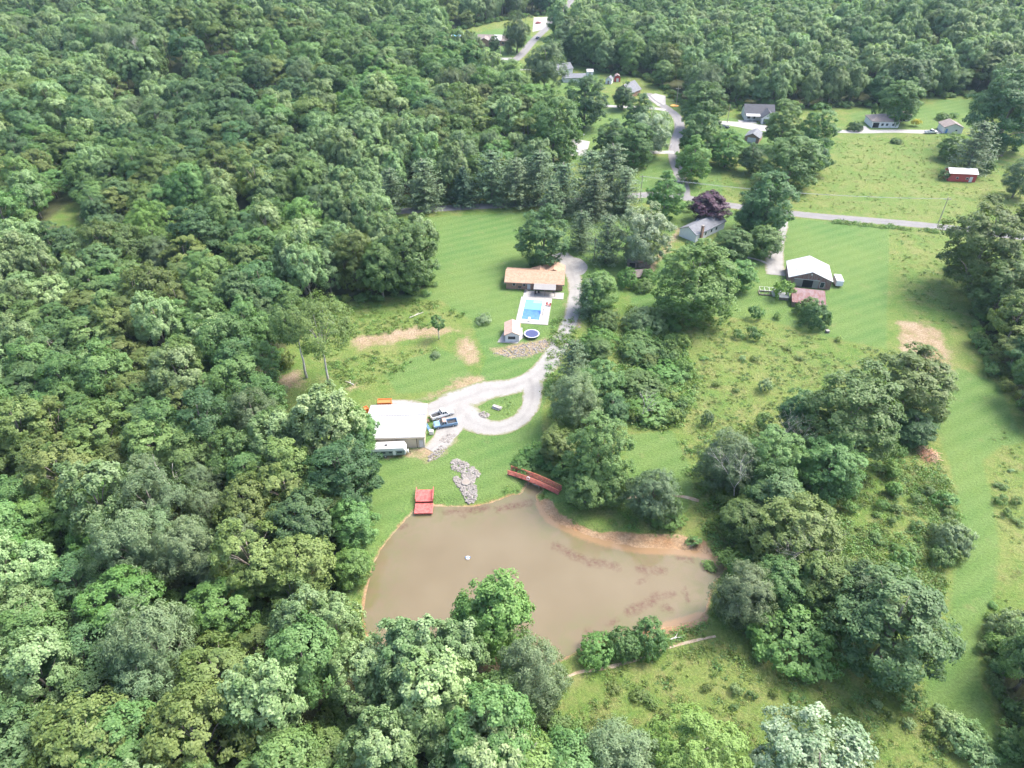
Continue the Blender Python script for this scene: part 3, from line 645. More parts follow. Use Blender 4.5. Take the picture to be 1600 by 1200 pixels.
TREES = [  # kind, crown centre in the photograph, width, label, [ratio]
 ('dark',850,363,76,'big round dark tree behind the ranch house, beside the gravel turnaround',1.25),
 ('silver',1008,360,80,'silvery white-leaved tree above the two old brown sheds',1.25),
 ('pine',950,366,56,'tall grey-green pine left of the silvery tree',1.5),
 ('pine',908,354,48,'grey-green pine right of the big round dark tree',1.4),
 ('bright',1041,300,56,'rounded green tree at the road junction',1.35),
  ('purple',1109,318,56,'dark purple-leaved tree behind the grey-roofed house',.95),
 ('dark',1203,308,82,'large dark tree standing on the roadside at the lane end',1.3),
 ('dark',1178,330,50,'dark tree crowding left of the large roadside tree',1.3),
 ('mid',1198,370,50,'compact green tree between the house and the barn lane',1.2),
 ('mid',1146,378,56,'round green tree in front of the grey-roofed house',1.0),
 ('bright',1090,432,126,'very broad bright green tree in the yard below the grey-roofed house',1.05),
 ('bright',1156,425,48,'smaller bright tree joined to the broad yard tree',1.1),
 ('pine',919,458,46,'pale grey-green tree leaning over the drive by the pool',1.4),
 ('mid',936,446,54,'green tree behind the pale tree over the drive',1.5),
 ('pine',896,560,54,'dark feathery pine at the drive bend',1.6),
 ('grey',898,618,78,'pale grey tree right of the gravel loop',1.35),
 ('mid',938,594,70,'mid green tree right of the drive bend pine',1.2),
 ('dark',958,636,50,'dark tree behind the pale grey loop tree',1.3),
 ('mid',934,540,40,'bushy green tree above the drive bend thicket',1.0),
 ('mid',936,700,98,'tall full green tree right of the red footbridge',1.5),
 ('olive',872,692,58,'small olive tree between the loop and the footbridge',1.2),
 ('mid',918,752,66,'low green tree at the footbridge end by the pond',1.2),
 ('mid',955,752,58,'leafy tree above the clay bank beside the tall full tree',1.2),
 ('grey',1020,768,82,'grey feathery tree standing alone above the clay bank',1.15),
 ('mid',1338,640,150,'huge spreading green tree in the middle of the right field',1.15),
 ('olive',1425,592,128,'open dark spreading tree below the tilled plot',.95),
 ('dark',1250,640,58,'narrow dark tree left of the huge spreading tree',1.6),
 ('mid',1300,722,96,'green tree under the huge spreading tree',1.2),
 ('dark',1432,662,64,'dark low tree beside the brown brush pile',.9),
 ('grey',1140,715,92,'greyish tree growing round the bare white trunk',1.25),
 ('mid',1208,715,96,'green tree right of the bare white trunk',1.3),
 ('dark',1215,770,90,'dark tree below the bare white trunk',1.2),
 ('mid',1166,806,70,'leafy tree right of the clay bank end',1.1),
 ('olive',1246,830,132,'broad olive tree with dead twigs right of the pond',1.05),
 ('grey',1166,925,92,'blue-green tree overhanging the right end of the pond',1.3),
 ('mid',1222,905,80,'green tree behind the blue-green pond tree',1.4),
 ('olive',1282,905,84,'sparse olive tree with a forked trunk beside the big bush',1.4),
 ('dark',1402,968,172,'very large dense tree beside the mown lane',1.1),
 ('dark',1345,920,90,'dark tree left of the very large dense lane tree',1.3),
 ('olive',1545,372,118,'large yellow-green tree on the roadside near the frame edge',1.35),
 ('mid',1580,440,90,'green tree below the large yellow-green roadside tree',1.2),
 ('dark',1520,402,50,'dark low tree left of the yellow-green roadside tree',.9),
 ('lime',1092,1185,160,'lime green tree at the bottom edge below the meadow',1.1),
 ('silver',1275,1205,185,'silvery white-leaved tree at the bottom edge',1.15),
 ('grey',965,1190,130,'grey-green tree at the bottom edge left of the lime tree',1.2),
 ('mid',885,1205,120,'mid green tree at the bottom edge below the pond path',1.3),
 ('bright',770,945,112,'bright green tree reaching over the near side of the pond',1.7),
 ('pale',640,1030,128,'pale tufted tree at the near pond corner',1.6),
 ('pale',712,1020,104,'pale tree between the pond corner and the bright pond tree',1.6),
 ('grey',832,1052,112,'grey-green willow-like tree at the near right of the pond',1.5),
 ('pale',668,1085,140,'pale whitish tufted tree below the near pond corner',1.5),
 ('mid',790,1090,100,'mid green tree below the bright pond tree',1.4),
 ('mid',632,392,92,'rounded tree with visible trunk at the upper lawn edge',1.3),
 ('mid',592,412,64,'slim green tree left of the rounded lawn-edge tree',1.6),
 ('olive',552,395,66,'yellowish tree in the clump left of the upper lawn',1.7),
 ('mid',1412,150,58,'round tree behind the tan hip-roofed house',1.2),
 ('mid',1226,188,58,'green tree right of the white house with dark roof',1.3),
 ('mid',1280,200,58,'tall green tree at the left end of the upper field',1.4),
 ('mid',1240,242,90,'broad low green tree at the upper field corner',.95),
 ('dark',1278,240,44,'dark tree at the upper field corner',1.3),
 ('dark',1176,242,38,'small dark round tree below the grey garage',1.3),
 ('bright',1138,228,56,'light green bushy tree left of the grey garage',1.0),
 ('mid',1096,205,62,'green tree right of the side road curve',1.3),
 ('bright',1084,244,52,'light green tree right of the side road',1.4),
 ('mid',1100,158,66,'rounded tree above the side road curve',1.2),
 ('silver',1018,200,62,'whitish green tree inside the side road curve',1.2),
 ('mid',992,218,60,'green tree left of the whitish curve tree',1.2),
 ('dark',954,210,48,'dark round tree beside the concrete pad lawn',1.2),
 ('dark',998,172,44,'dark tree at the far lawn corner',1.4),
 ('dark',975,146,32,'neat dark round tree in front of the far gabled house',1.3),
 ('dark',916,150,64,'large dark tree at the left of the far square lawn',1.3),
 ('mid',866,192,84,'green tree leaning left of the concrete pad',1.4),
 ('pine',1528,222,66,'dark layered pine beside the red barn',1.25),
 ('bright',1492,225,38,'small light green tree left of the layered pine',1.1),
 ('bright',1546,255,20,'tiny light green tree right of the red barn',1.1),
 ('dark',1584,158,100,'massive dark tree at the upper field edge',1.3),
 ('grey',1598,272,50,'pale tree cut by the frame right of the red barn',1.3),
 ('mid',1560,222,30,'small green tree right of the layered pine',1.2),
 ('grey',738,72,38,'pale tree left of the far ranch house',1.5),
 ('dark',772,66,18,'small dark cone-shaped tree before the far ranch house',1.5),
 ('dark',690,57,22,'small dark round tree left of the far round pool',1.3),
 ('grey',808,44,40,'pale tree right of the far ranch house',1.5),
 ('grey',795,72,16,'small greyish tree by the far pole',1.2),
 ('grey',852,96,62,'pale spreading tree beside the far road',1.2),
 ('dark',868,68,42,'dark tree at the far crossroads',1.2),
 ('mid',798,100,18,'small grey-green tree on the far roadside',1.2),
 ('grey',905,20,14,'slim pale tree at the far field corner',1.8),
 ('dark',532,735,110,'dark blue-green tree beside the parked camper at the wood edge',1.35),
 ('pale',505,655,112,'pale tufted tree at the wood edge left of the shop',1.5),
 ('mid',556,668,62,'mid green tree close to the left wall of the shop',1.5),
 ('mid',552,812,70,'green tree at the wood edge left of the dock',1.4),
 ('bright',548,880,56,'bright low tree leaning to the left pond bank',1.2),
 ('lime',232,350,74,'bright yellow-green tree above the reddish-roofed house in the left wood',1.3),
 ('dark',302,358,74,'big dark round tree right of the bright yellow-green one',1.3),
 ('grey',248,392,52,'thin greyish tree in front of the reddish-roofed house',1.2),
 ('dark',176,352,46,'dark grey-green round tree beside the hidden gravel drive',1.1),
 ('dark',935,12,26,'dark tree at the right of the far field',1.2),
]
ROWS = [('pine',662,280,50),('pine',610,290,46),('spruce',724,284,40),('pine',768,268,52),('pine',806,276,48),('pine',842,268,52),('pine',880,286,50),('pine',922,270,56),('pine',958,262,60),('pine',978,290,46),('pine',862,310,36),('pine',930,300,46)]
ordn = ['first','second','third','fourth','fifth','sixth','seventh','eighth','ninth','tenth','eleventh','twelfth','thirteenth','fourteenth','fifteenth','sixteenth','seventeenth','eighteenth','nineteenth','twentieth']
def nth(i, n):
    if n == 1: return None
    if i == 0: return 'leftmost'
    if i == n-1: return 'rightmost'
    if i < 20: return ordn[i]+' from left'
    if n-1-i < 20: return ordn[n-1-i]+' from right'
    return 'number %d from left' % (i+1)
for e in TREES:
    k, cx, cy, w, lab = e[:5]; x, y, ww, hh = at_crown(cx, cy, w*1.02, e[5])
    place_tree(k, x, y, ww, hh, lab, name={'pine': 'pine_tree', 'spruce': 'spruce_tree'}.get(k, 'broadleaf_tree'), low=True); TREE_SPOTS.append((x, y, ww/2))
for i, (k, cx, cy, w) in enumerate(sorted(ROWS, key=lambda q: q[1])):
    x, y, ww, hh = at_crown(cx, cy, w*1.3, 1.3); TREE_SPOTS.append((x, y, ww/2))
    place_tree(k, x, y, ww, hh, '%s in the row behind the road above the lawn, %s' % ('grey-green pine' if k == 'pine' else 'dark spruce', nth(i, len(ROWS))), 'pines behind the road', 'pine_tree' if k == 'pine' else 'spruce_tree')

# tall tree with a long bare trunk, and its slim neighbour
def bare_trunk_tree(base, top_px, w_px, label, kind, fork, seed, name='broadleaf_tree'):
    b0 = G(*base); h = 8.0
    for _ in range(30):
        if proj(b0.x, b0.y, h)[1] > top_px: h += .5
    w = w_px/pxscale(b0.x, b0.y, h*.8)
    t = thing(name, label, 'tree', (b0.x, b0.y, -.05), 0)
    g = broadleaf(seed, h, w/2, fork, n1=24, n2=11, nl=60, lump=.36, leaf=.20, spread=.72, zlo=-.5)
    o = bpy.data.objects.new('crown', foliage_mesh('crown', g, LM[kind])); COL.objects.link(o); o.parent = t
    mb = trunk_mb(h, .34, None, seed, top=.7); rs = random.Random(seed); top = Vector((0, 0, h*fork))
    for e in g[3][:12]:
        e = Vector(e); s = Vector((0, 0, h*(fork*.93+.1*rs.random()))); mb.tube([s, s.lerp(e, .5)+Vector((0, 0, .6)), e], [.15, .10, .03], 5)
    o = mb.build('trunk', BARK_PALE, t, True); o['label'] = 'long pale bare trunk forking under the crown'
    TREE_SPOTS.append((b0.x, b0.y, w/2)); return t
bare_trunk_tree((514,600), 446, 112, 'tall pale tree with a long bare trunk at the lawn edge', 'olive', .50, 901)
bare_trunk_tree((479,590), 474, 72, 'slim tree with a thin bare trunk left of the tall one', 'mid', .52, 902)
b0 = G(686,530); t = thing('young_tree', 'young slim green tree standing alone on the lawn by the bare soil', 'tree', (b0.x, b0.y, 0))
g = broadleaf(905, 8.6, 1.95, .20, n1=14, n2=8, nl=30, leaf=.17, lump=.42, spread=.62)
o = bpy.data.objects.new('crown', foliage_mesh('crown', g, LM['mid'])); COL.objects.link(o); o.parent = t
trunk_mb(8.6, .14, g[3], 905).build('trunk', BARK_PALE, t, True)

# dead standing trees: bare forking branches
def dead_tree(name, base, h, spread, label, seed, mat=BARK_PALE, levels=4, r0=.16):
    rs = random.Random(seed); mb = MB(); b0 = G(*base)
    def grow(p, d, ln, r, lv):
        q = p+d*ln*.5+Vector((rs.uniform(-.1,.1), rs.uniform(-.1,.1), 0))*ln; e = q+(d+Vector((rs.uniform(-.2,.2), rs.uniform(-.2,.2), .05))).normalized()*ln*.5
        mb.tube([p, q, e], [r, r*.8, r*.6], 5 if lv > 2 else 3)
        if lv:
            for _ in range(3 if lv < levels else rs.choice((2, 3))):
                nd = (d+Vector((rs.uniform(-1,1)*spread, rs.uniform(-1,1)*spread, rs.uniform(-.15,.5)))).normalized(); grow(e, nd, ln*rs.uniform(.55,.85), r*.58, lv-1)
    grow(Vector((0,0,-.1)), Vector((rs.uniform(-.1,.1), rs.uniform(-.1,.1), 1)).normalized(), h*.36, r0, levels)
    o = mb.build(name, mat, None, True); o.location = b0; return tag(o, label, 'dead tree')
dead_tree('dead_tree', (1146,790), 17, .55, 'bare white forked dead trunk standing among the green trees', 31, levels=5, r0=.15)
dead_tree('dead_tree', (1225,745), 19, .9, 'dead grey twiggy tree behind the bare white trunk', 32, levels=5, r0=.10)
dead_tree('dead_tree', (1250,905), 15, .9, 'dead twigs standing in the broad olive tree', 33, levels=5, r0=.10)
dead_tree('dead_tree', (98,562), 9, .8, 'pale dead branches in a dark gap of the left wood', 34, levels=3, r0=.20)
dead_tree('dead_tree', (214,112), 22, .8, 'leafless greyish tree on the far wooded hill', 35, levels=5, r0=.28)
dead_tree('dead_tree', (812,1255), 14, .8, 'bare branches at the bottom edge below the willow-like tree', 36, levels=4, r0=.16)
dead_tree('dead_tree', (1000,660), 9, .8, 'thin dead branches in the thicket beside the drive', 37, levels=4, r0=.12)
dead_tree('dead_tree', (290,790), 14, .7, 'thin dead snag among the olive trees of the left wood', 38, levels=3, r0=.14)

# ------------------------------------------------------------------ the woods
pts = []
cell = 8.4
spots = np.array(TREE_SPOTS)
for fi, poly in enumerate(FOREST_W):
    lo, hi = poly.min(0), poly.max(0); lo = np.maximum(lo, [-760, 28]); hi = np.minimum(hi, [760, 1000])
    ax, ay = np.arange(lo[0], hi[0], cell), np.arange(lo[1], hi[1], cell*.9)
    A, B = np.meshgrid(ax, ay); A = A+((np.arange(len(ay)) % 2)*cell*.5)[:, None]
    q = np.c_[A.ravel(), B.ravel()]+rng.uniform(-.38, .38, (A.size, 2))*cell
    q = q[inside(q, poly)]; q = q[q[:, 1] < 300]
    c2 = 12.6; ax, ay = np.arange(lo[0], hi[0], c2), np.arange(max(300, lo[1]), max(301, hi[1]), c2*.9); A, B = np.meshgrid(ax, ay); A = A+((np.arange(len(ay)) % 2)*c2*.5)[:, None]
    q2 = np.c_[A.ravel(), B.ravel()]+rng.uniform(-.4, .4, (A.size, 2))*c2; q = np.concatenate([q, q2[inside(q2, poly)]])
    if not len(q): continue
    for c in CLEAR_W: q = q[sdf(q, c) > 1.5] if len(q) else q
    dd = np.min(np.hypot(q[:, None, 0]-spots[None, :, 0], q[:, None, 1]-spots[None, :, 1])-spots[None, :, 2]*.75, 1)
    q = q[dd > 1.2]
    z = hills(q[:, 0], q[:, 1]); pr = np.array([proj(a, b_, c+12) for (a, b_), c in zip(q, z)])
    ok = (pr[:, 0] > -130) & (pr[:, 0] < 1730) & (pr[:, 1] > -90) & (pr[:, 1] < 1420) & (sdf(q, POND) > 2.5)
    pts.append(np.c_[q, z, np.full(len(q), fi)][ok])
FP = np.concatenate(pts)
# neighbouring trees tend to be of one kind
def smooth_noise(x, y, s, seed):
    r = np.random.default_rng(seed); v = 0
    for _ in range(6):
        a = r.uniform(0, 6.28); v = v+np.sin((x*np.cos(a)+y*np.sin(a))/s*r.uniform(.6, 1.6)+r.uniform(0, 6.28))
    return v/2.4
kinds = ['pale', 'olive', 'mid', 'dark', 'grey', 'bright']
bias = np.stack([smooth_noise(FP[:, 0], FP[:, 1], 13+FP[:, 1]*.03, 40+i)*.85 for i in range(6)], 1)+rng.normal(0, .75, (len(FP), 6))+np.array([.55, .35, .75, .40, -.35, -.55])
bias[:, 0] += np.where((FP[:, 3] == 0) & (FP[:, 0] > -45), .5, 0)+np.where(FP[:, 3] == 2, .9, 0)
bias[:, 1] += np.where((FP[:, 3] == 0) & (FP[:, 0] < -50), .35, 0)
FK = bias.argmax(1)
base_w = rng.uniform(8.4, 13.6, len(FP))*np.where(FP[:, 3] >= 3, .85, 1)*np.where(FP[:, 1] > 300, 1.32, 1); FH = base_w*np.array([RATIO[k] for k in kinds])[FK]*rng.uniform(.74, 1.22, len(FP))
FH = np.clip(FH*.92, 9, 23+3*np.clip((FP[:, 1]-250)/300, 0, 1))
SIZE = np.array([pxscale(a, b_, c+h*.6)*w for (a, b_, c, _), w, h in zip(FP, base_w, FH)])
PXY = np.array([proj(a, b_, c+h*.6) for (a, b_, c, _), h in zip(FP, FH)])
seen = (PXY[:, 0] > -40) & (PXY[:, 0] < 1640) & (PXY[:, 1] > -30) & (PXY[:, 1] < 1240)
order = np.argsort(-np.where(seen, SIZE, 0)); solo = order[:240]
def region(px, py):
    if px > 1400: return 'in the dark wood right of the mown lane' if py > 800 else 'in the wood beside the right field'
    if py > 1040: return 'at the bottom edge below the pond' if px > 480 else ('in the bottom left corner wood' if px < 240 else 'along the bottom edge left of the pond')
    if py > 860: return 'in the far left wood level with pond' if px < 270 else 'in the wood directly left of the pond'
    if py > 680: return 'in the far left wood level with dock' if px < 270 else 'in the wood left of the red dock'
    if py > 520: return 'in the far left wood level with drive' if px < 270 else 'in the wood left of the white-roofed shop'
    return 'in the wood left of the upper lawn'
lab = {}
for i in solo:
    size = 'tall' if FH[i] > 17.5 else ('low' if FH[i] < 13 else '')
    s = ' '.join(('%s %s tree %s' % (size, KIND_WORDS[kinds[FK[i]]], region(*PXY[i]))).split()); lab.setdefault(s, []).append(i)
for s, ids in lab.items():
    ids.sort(key=lambda i: PXY[i, 0])
    for j, i in enumerate(ids):
        n = nth(j, len(ids))
        place_tree(kinds[FK[i]], FP[i, 0], FP[i, 1], base_w[i], FH[i], s+(', '+n if n else ''), 'trees of the near woods')

def scatter(name, protos, P, rot, scl, kind, label, cat, protos2=None):
    """ONE object of what nobody could count; copies stand on its points"""
    me = bpy.data.meshes.new(name); me.vertices.add(len(P)); me.vertices.foreach_set('co', np.asarray(P, np.float32).ravel())
    for n, ty, v in (('rot', 'FLOAT_VECTOR', rot), ('scl', 'FLOAT_VECTOR', scl)):
        a = me.attributes.new(n, ty, 'POINT'); a.data.foreach_set('vector', np.asarray(v, np.float32).ravel())
    a = me.attributes.new('pick', 'INT', 'POINT'); a.data.foreach_set('value', np.asarray(kind, np.int32))
    o = bpy.data.objects.new(name, me); COL.objects.link(o)
    ng = bpy.data.node_groups.new(name, 'GeometryNodeTree')
    ng.interface.new_socket('Geometry', in_out='INPUT', socket_type='NodeSocketGeometry'); ng.interface.new_socket('Geometry', in_out='OUTPUT', socket_type='NodeSocketGeometry')
    N, L = ng.nodes, ng.links; gi, go, jn = N.new('NodeGroupInput'), N.new('NodeGroupOutput'), N.new('GeometryNodeJoinGeometry')
    def named(n, ty):
        a = N.new('GeometryNodeInputNamedAttribute'); a.data_type = ty; a.inputs['Name'].default_value = n; return a.outputs['Attribute']
    er = N.new('FunctionNodeEulerToRotation'); L.new(named('rot', 'FLOAT_VECTOR'), er.inputs[0]); pk, sl = named('pick', 'INT'), named('scl', 'FLOAT_VECTOR')
    for q, lst in enumerate([protos]+([protos2] if protos2 else [])):
        c = bpy.data.collections.new('%s_sorts_%d' % (name, q))
        for i, me_ in enumerate(lst): c.objects.link(bpy.data.objects.new('%s_sort_%d_%02d' % (name, q, i), me_))
        ci = N.new('GeometryNodeCollectionInfo'); ci.inputs['Collection'].default_value = c; ci.inputs['Separate Children'].default_value = True; ci.inputs['Reset Children'].default_value = True
        ip = N.new('GeometryNodeInstanceOnPoints'); ip.inputs['Pick Instance'].default_value = True
        L.new(gi.outputs[0], ip.inputs['Points']); L.new(ci.outputs[0], ip.inputs['Instance']); L.new(pk, ip.inputs['Instance Index']); L.new(er.outputs[0], ip.inputs['Rotation']); L.new(sl, ip.inputs['Scale']); L.new(ip.outputs[0], jn.inputs[0])
    L.new(jn.outputs[0], go.inputs[0])
    md = o.modifiers.new('scatter', 'NODES'); md.node_group = ng
    return tag(o, label, cat, kind='stuff')

rest = order[240:]
EDGE = np.zeros(len(FP), bool)
for fi in range(len(FOREST_W)):
    q = np.where(FP[:, 3] == fi)[0]; EDGE[q] = sdf(FP[q, :2], FOREST_W[fi]) > -11
fprot, ftrunk, fidx = [], [], {}
for k in kinds:
    for j, (c_, t_) in enumerate(PROTO[k]):
        fidx.setdefault(k, []).append(len(fprot)); fprot.append(c_); ftrunk.append(t_)
for k in kinds:
    for c_, t_ in LOW[k]: fidx.setdefault(k+'_edge', []).append(len(fprot)); fprot.append(c_); ftrunk.append(t_)
pick = [R_.choice(fidx[kinds[FK[i]]+('_edge' if EDGE[i] else '')]) for i in rest]
scatter('forest', fprot, FP[rest, :3], np.c_[rng.uniform(-.06, .06, (len(rest), 2)), rng.uniform(0, 6.28, len(rest))],
        np.c_[base_w[rest]/10, base_w[rest]/10, FH[rest]/18], pick, 'dense mixed broadleaf woods covering the far hills', 'forest', ftrunk)

# undergrowth along the wood edges
def rand_in(poly, n, r):
    lo, hi = poly.min(0), poly.max(0); q = r.uniform(lo, hi, (n*6, 2)); q = q[inside(q, poly)]; return q[:n]
ug = []
for poly in FOREST_W:
    c = catmull(poly, 1, True)
    for i in range(len(poly)):
        a, b_ = poly[i], poly[(i+1) % len(poly)]; ln = np.hypot(*(b_-a))
        if ln > 600: continue
        n = int(ln/1.5); t = rng.random(n)[:, None]; ug.append(a+(b_-a)*t+rng.normal(0, 1.3, (n, 2)))
ug = np.concatenate(ug); ug = ug[(ug[:, 1] > 30) & (ug[:, 1] < 720) & (np.abs(ug[:, 0]) < 480)]; ug = ug[sdf(ug, POND) > 1.5]
for c in CLEAR_W: ug = ug[sdf(ug, c) > 0]
nq = rand_in(poly_w([(-60,1260),(820,1260),(820,1080),(560,1010),(530,930),(545,800),(430,640),(200,560),(-60,560)]), 750, rng); ug = np.concatenate([ug, nq])
for pz, dn in (([(1330,740),(1440,690),(1480,740),(1500,800),(1490,880),(1470,940),(1330,900),(1310,800)], .05), ([(985,500),(1060,505),(1085,600),(1055,665),(990,665),(978,560)], .10), ([(1180,665),(1270,680),(1330,780),(1320,930),(1200,1000),(1120,960),(1130,870),(1100,800)], .09)):
    w_ = poly_w(pz); ar = .5*abs(np.dot(w_[:, 0], np.roll(w_[:, 1], 1))-np.dot(w_[:, 1], np.roll(w_[:, 0], 1))); ug = np.concatenate([ug, rand_in(w_, int(ar*dn), rng)])
bpile = G(1449, 712); ug = ug[np.hypot(ug[:, 0]-bpile.x, (ug[:, 1]-bpile.y+2)*.7) > 6.5]
uprot = [m_ for k in ('mid', 'bright', 'weed', 'mid') for m_ in SHR[k]]
s_ = rng.uniform(.35, 1.2, len(ug))
scatter('undergrowth', uprot, np.c_[ug, hills(ug[:, 0], ug[:, 1])-.1], np.c_[np.zeros((len(ug), 2)), rng.uniform(0, 6.28, len(ug))], np.c_[s_, s_, s_*rng.uniform(.7, 1.3, len(ug))],
        rng.integers(0, len(uprot), len(ug)), 'low leafy undergrowth along the edges of the woods', 'undergrowth')
# ------------------------------------------------------------------ building materials
def metal_sheet(name, col, var=.06, worn=None):
    return two_tone(name, col, worn or tuple(c*.9 for c in col[:3])+(1,), scale=.35 if worn else .6, lo=.55 if worn else .4, hi=.70, rough=.45, bump=.05, var=var)
ROOF_WHITE = metal_sheet('white_roof_metal', (.33,.33,.327,1)); ROOF_WORN = metal_sheet('worn_white_roof_metal', (.37,.37,.366,1), .08, (.20,.22,.24,1))
WALL_TAN = plain('tan_metal_wall', (.42,.355,.265), .55, .05); TRIM = plain('white_trim', (.50,.495,.485), .5, .05); WHITE_WALL = plain('white_siding', (.58,.58,.58), .6, .06)
SHINGLE = two_tone('tan_shingles', (.255,.150,.095,1), (.305,.195,.130,1), scale=1.2, scale2=5, var=.14); SHINGLE_PINK = two_tone('pink_tan_shingles', (.28,.19,.15,1), (.33,.24,.19,1), scale=1.2, scale2=5, var=.14)
SHINGLE_DARK = two_tone('slate_grey_shingles', (.026,.028,.038,1), (.036,.038,.050,1), scale=1, scale2=5, var=.14); SHINGLE_GREY = two_tone('grey_shingles', (.085,.090,.105,1), (.115,.120,.135,1), scale=1, scale2=5, var=.12)
SHINGLE_BROWN = two_tone('brown_shingles', (.125,.098,.090,1), (.160,.130,.118,1), scale=1, scale2=5, var=.14)
BRICK = two_tone('pinkish_brick', (.24,.135,.095,1), (.29,.18,.13,1), scale=3, scale2=9, var=.18)
BARN_WOOD = two_tone('faded_red_boards', (.17,.07,.062,1), (.21,.165,.15,1), scale=1.2, stretch=(3,3,.4), var=.25); RED_WALL = plain('red_barn_paint', (.33,.05,.045), .6, .1)
RUST = two_tone('rusty_roof', (.115,.048,.042,1), (.15,.10,.105,1), scale=1.0, stretch=(1,.5,1), var=.25); RUST2 = two_tone('rust_and_white_roof', (.15,.075,.06,1), (.24,.21,.205,1), scale=1.6, var=.25)
OLD_WOOD = two_tone('old_brown_wood', (.17,.12,.10,1), (.25,.19,.17,1), scale=1.5, stretch=(1,1,.4), var=.2); GREY_ROOF = metal_sheet('grey_patio_roof', (.18,.173,.166,1))
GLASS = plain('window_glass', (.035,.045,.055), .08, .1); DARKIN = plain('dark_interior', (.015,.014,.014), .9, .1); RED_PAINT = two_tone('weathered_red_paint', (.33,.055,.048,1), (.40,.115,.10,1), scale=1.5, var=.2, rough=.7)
ORANGE = plain('orange_paint', (.55,.14,.035), .5, .1); BLUE_PAINT = plain('blue_paint', (.10,.22,.48), .35, .1); BLACKP = plain('black_plastic', (.03,.03,.032), .6, .1); STEEL = plain('galvanised_steel', (.42,.43,.44), .4, .08, metal=.5)
RIDGE = plain('grey_ridge_metal', (.15,.15,.155), .6, .08); RUBBER = plain('tyre_rubber', (.025,.025,.025), .9, .1); POLE_WOOD = two_tone('pole_wood', (.24,.20,.17,1), (.33,.29,.25,1), scale=2, stretch=(1,1,.2)); STONE = two_tone('pale_stone', (.145,.128,.115,1), (.205,.190,.175,1), scale=.8, scale2=5)

def gable(root, w, d, wh, rise, wall, roofm, ridge='x', over=.4, x0=0., y0=0., wname='wall', th=.16, ribs=False):
    """walls with gable ends and a two-sloped roof, as parts of root; front is y0"""
    if ridge == 'x':
        MB().prism_x([(y0, 0), (y0+d, 0), (y0+d, wh), (y0+d/2, wh+rise), (y0, wh)], x0, x0+w).build(wname, wall, root)
        s = rise/(d/2); ez = wh-over*s; pr = [(y0-over, ez), (y0+d/2, wh+rise), (y0+d+over, ez), (y0+d+over, ez+th), (y0+d/2, wh+rise+th), (y0-over, ez+th)]
        pr = [(a, z+.03) for a, z in pr]; r = MB().prism_x(pr, x0-over, x0+w+over).build('roof', roofm, root)
        c = MB().prism_x([(y0+d/2-.2, wh+rise+th-.2*s+.035), (y0+d/2+.2, wh+rise+th-.2*s+.035), (y0+d/2, wh+rise+th+.07)], x0-over, x0+w+over).build('ridge_cap', RIDGE if ribs else roofm, r)
        if ribs:
            mb = MB(); n = int(w/.6)
            for i in range(n+1):
                x = x0-over+.05+i*(w+2*over-.1)/n
                for a, b_ in ((y0-over, ez), (y0+d+over, ez)):
                    mb.tube([(x, a, b_+th+.04), (x, y0+d/2, wh+rise+th+.04)], .03, 4)
            mb.build('ribs', roofm, r)
    else:
        MB().prism_y([(x0, 0), (x0+w, 0), (x0+w, wh), (x0+w/2, wh+rise), (x0, wh)], y0, y0+d).build(wname, wall, root)
        s = rise/(w/2); ez = wh-over*s; pr = [(x0-over, ez), (x0+w/2, wh+rise), (x0+w+over, ez), (x0+w+over, ez+th), (x0+w/2, wh+rise+th), (x0-over, ez+th)]
        pr = [(a, z+.03) for a, z in pr]; r = MB().prism_y(pr, y0-over, y0+d+over).build('roof', roofm, root)
        MB().prism_y([(x0+w/2-.2, wh+rise+th-.2*s+.035), (x0+w/2+.2, wh+rise+th-.2*s+.035), (x0+w/2, wh+rise+th+.07)], y0-over, y0+d+over).build('ridge_cap', roofm, r)
        if ribs:
            mb = MB(); n = int(d/.6)
            for i in range(n+1):
                y = y0-over+.05+i*(d+2*over-.1)/n
                for a, b_ in ((x0-over, ez), (x0+w+over, ez)): mb.tube([(a, y, b_+th+.04), (x0+w/2, y, wh+rise+th+.04)], .03, 4)
            mb.build('ribs', roofm, r)
    return r

def hip(root, w, d, wh, rise, wall, roofm, over=.5, x0=0., y0=0.):
    MB().box(x0, x0+w, y0, y0+d, 0, wh).build('wall', wall, root); o = over; a = d/2+o
    v = [(x0-o,y0-o,wh),(x0+w+o,y0-o,wh),(x0+w+o,y0+d+o,wh),(x0-o,y0+d+o,wh)]; v += [(x,y,z+.15) for x,y,z in v]+[(x0-o+a,y0+d/2,wh+rise+.15),(x0+w+o-a,y0+d/2,wh+rise+.15)]
    return MB().add(v, [(3,2,1,0),(0,1,5,4),(1,2,6,5),(2,3,7,6),(3,0,4,7),(4,5,9,8),(5,6,9),(6,7,8,9),(7,4,8)]).build('roof', roofm, root)

def window(root, x, z, w, h, y=0., trim=TRIM, name='window', face='front'):
    if face == 'front':
        f = MB().box(x, x+w, y-.05, y+.02, z, z+h).build(name, trim, root); MB().box(x+.08, x+w-.08, y-.075, y-.03, z+.08, z+h-.08).build('pane', GLASS, f)
    else:   # on a side wall at x = y
        f = MB().box(y-.02, y+.05, x, x+w, z, z+h).build(name, trim, root); MB().box(y+.03, y+.075, x+.08, x+w-.08, z+.08, z+h-.08).build('pane', GLASS, f)
    return f

def door(root, x, z, w, h, y=0., m=TRIM):
    f = MB().box(x, x+w, y-.06, y+.02, z, z+h).build('door', m, root); MB().box(x+w-.18, x+w-.1, y-.12, y-.06, z+h*.45, z+h*.5).build('handle', STEEL, f); return f

def front(a, b_):
    p, q = G(*a), G(*b_); return p, math.atan2(q.y-p.y, q.x-p.x), math.hypot(q.x-p.x, q.y-p.y)

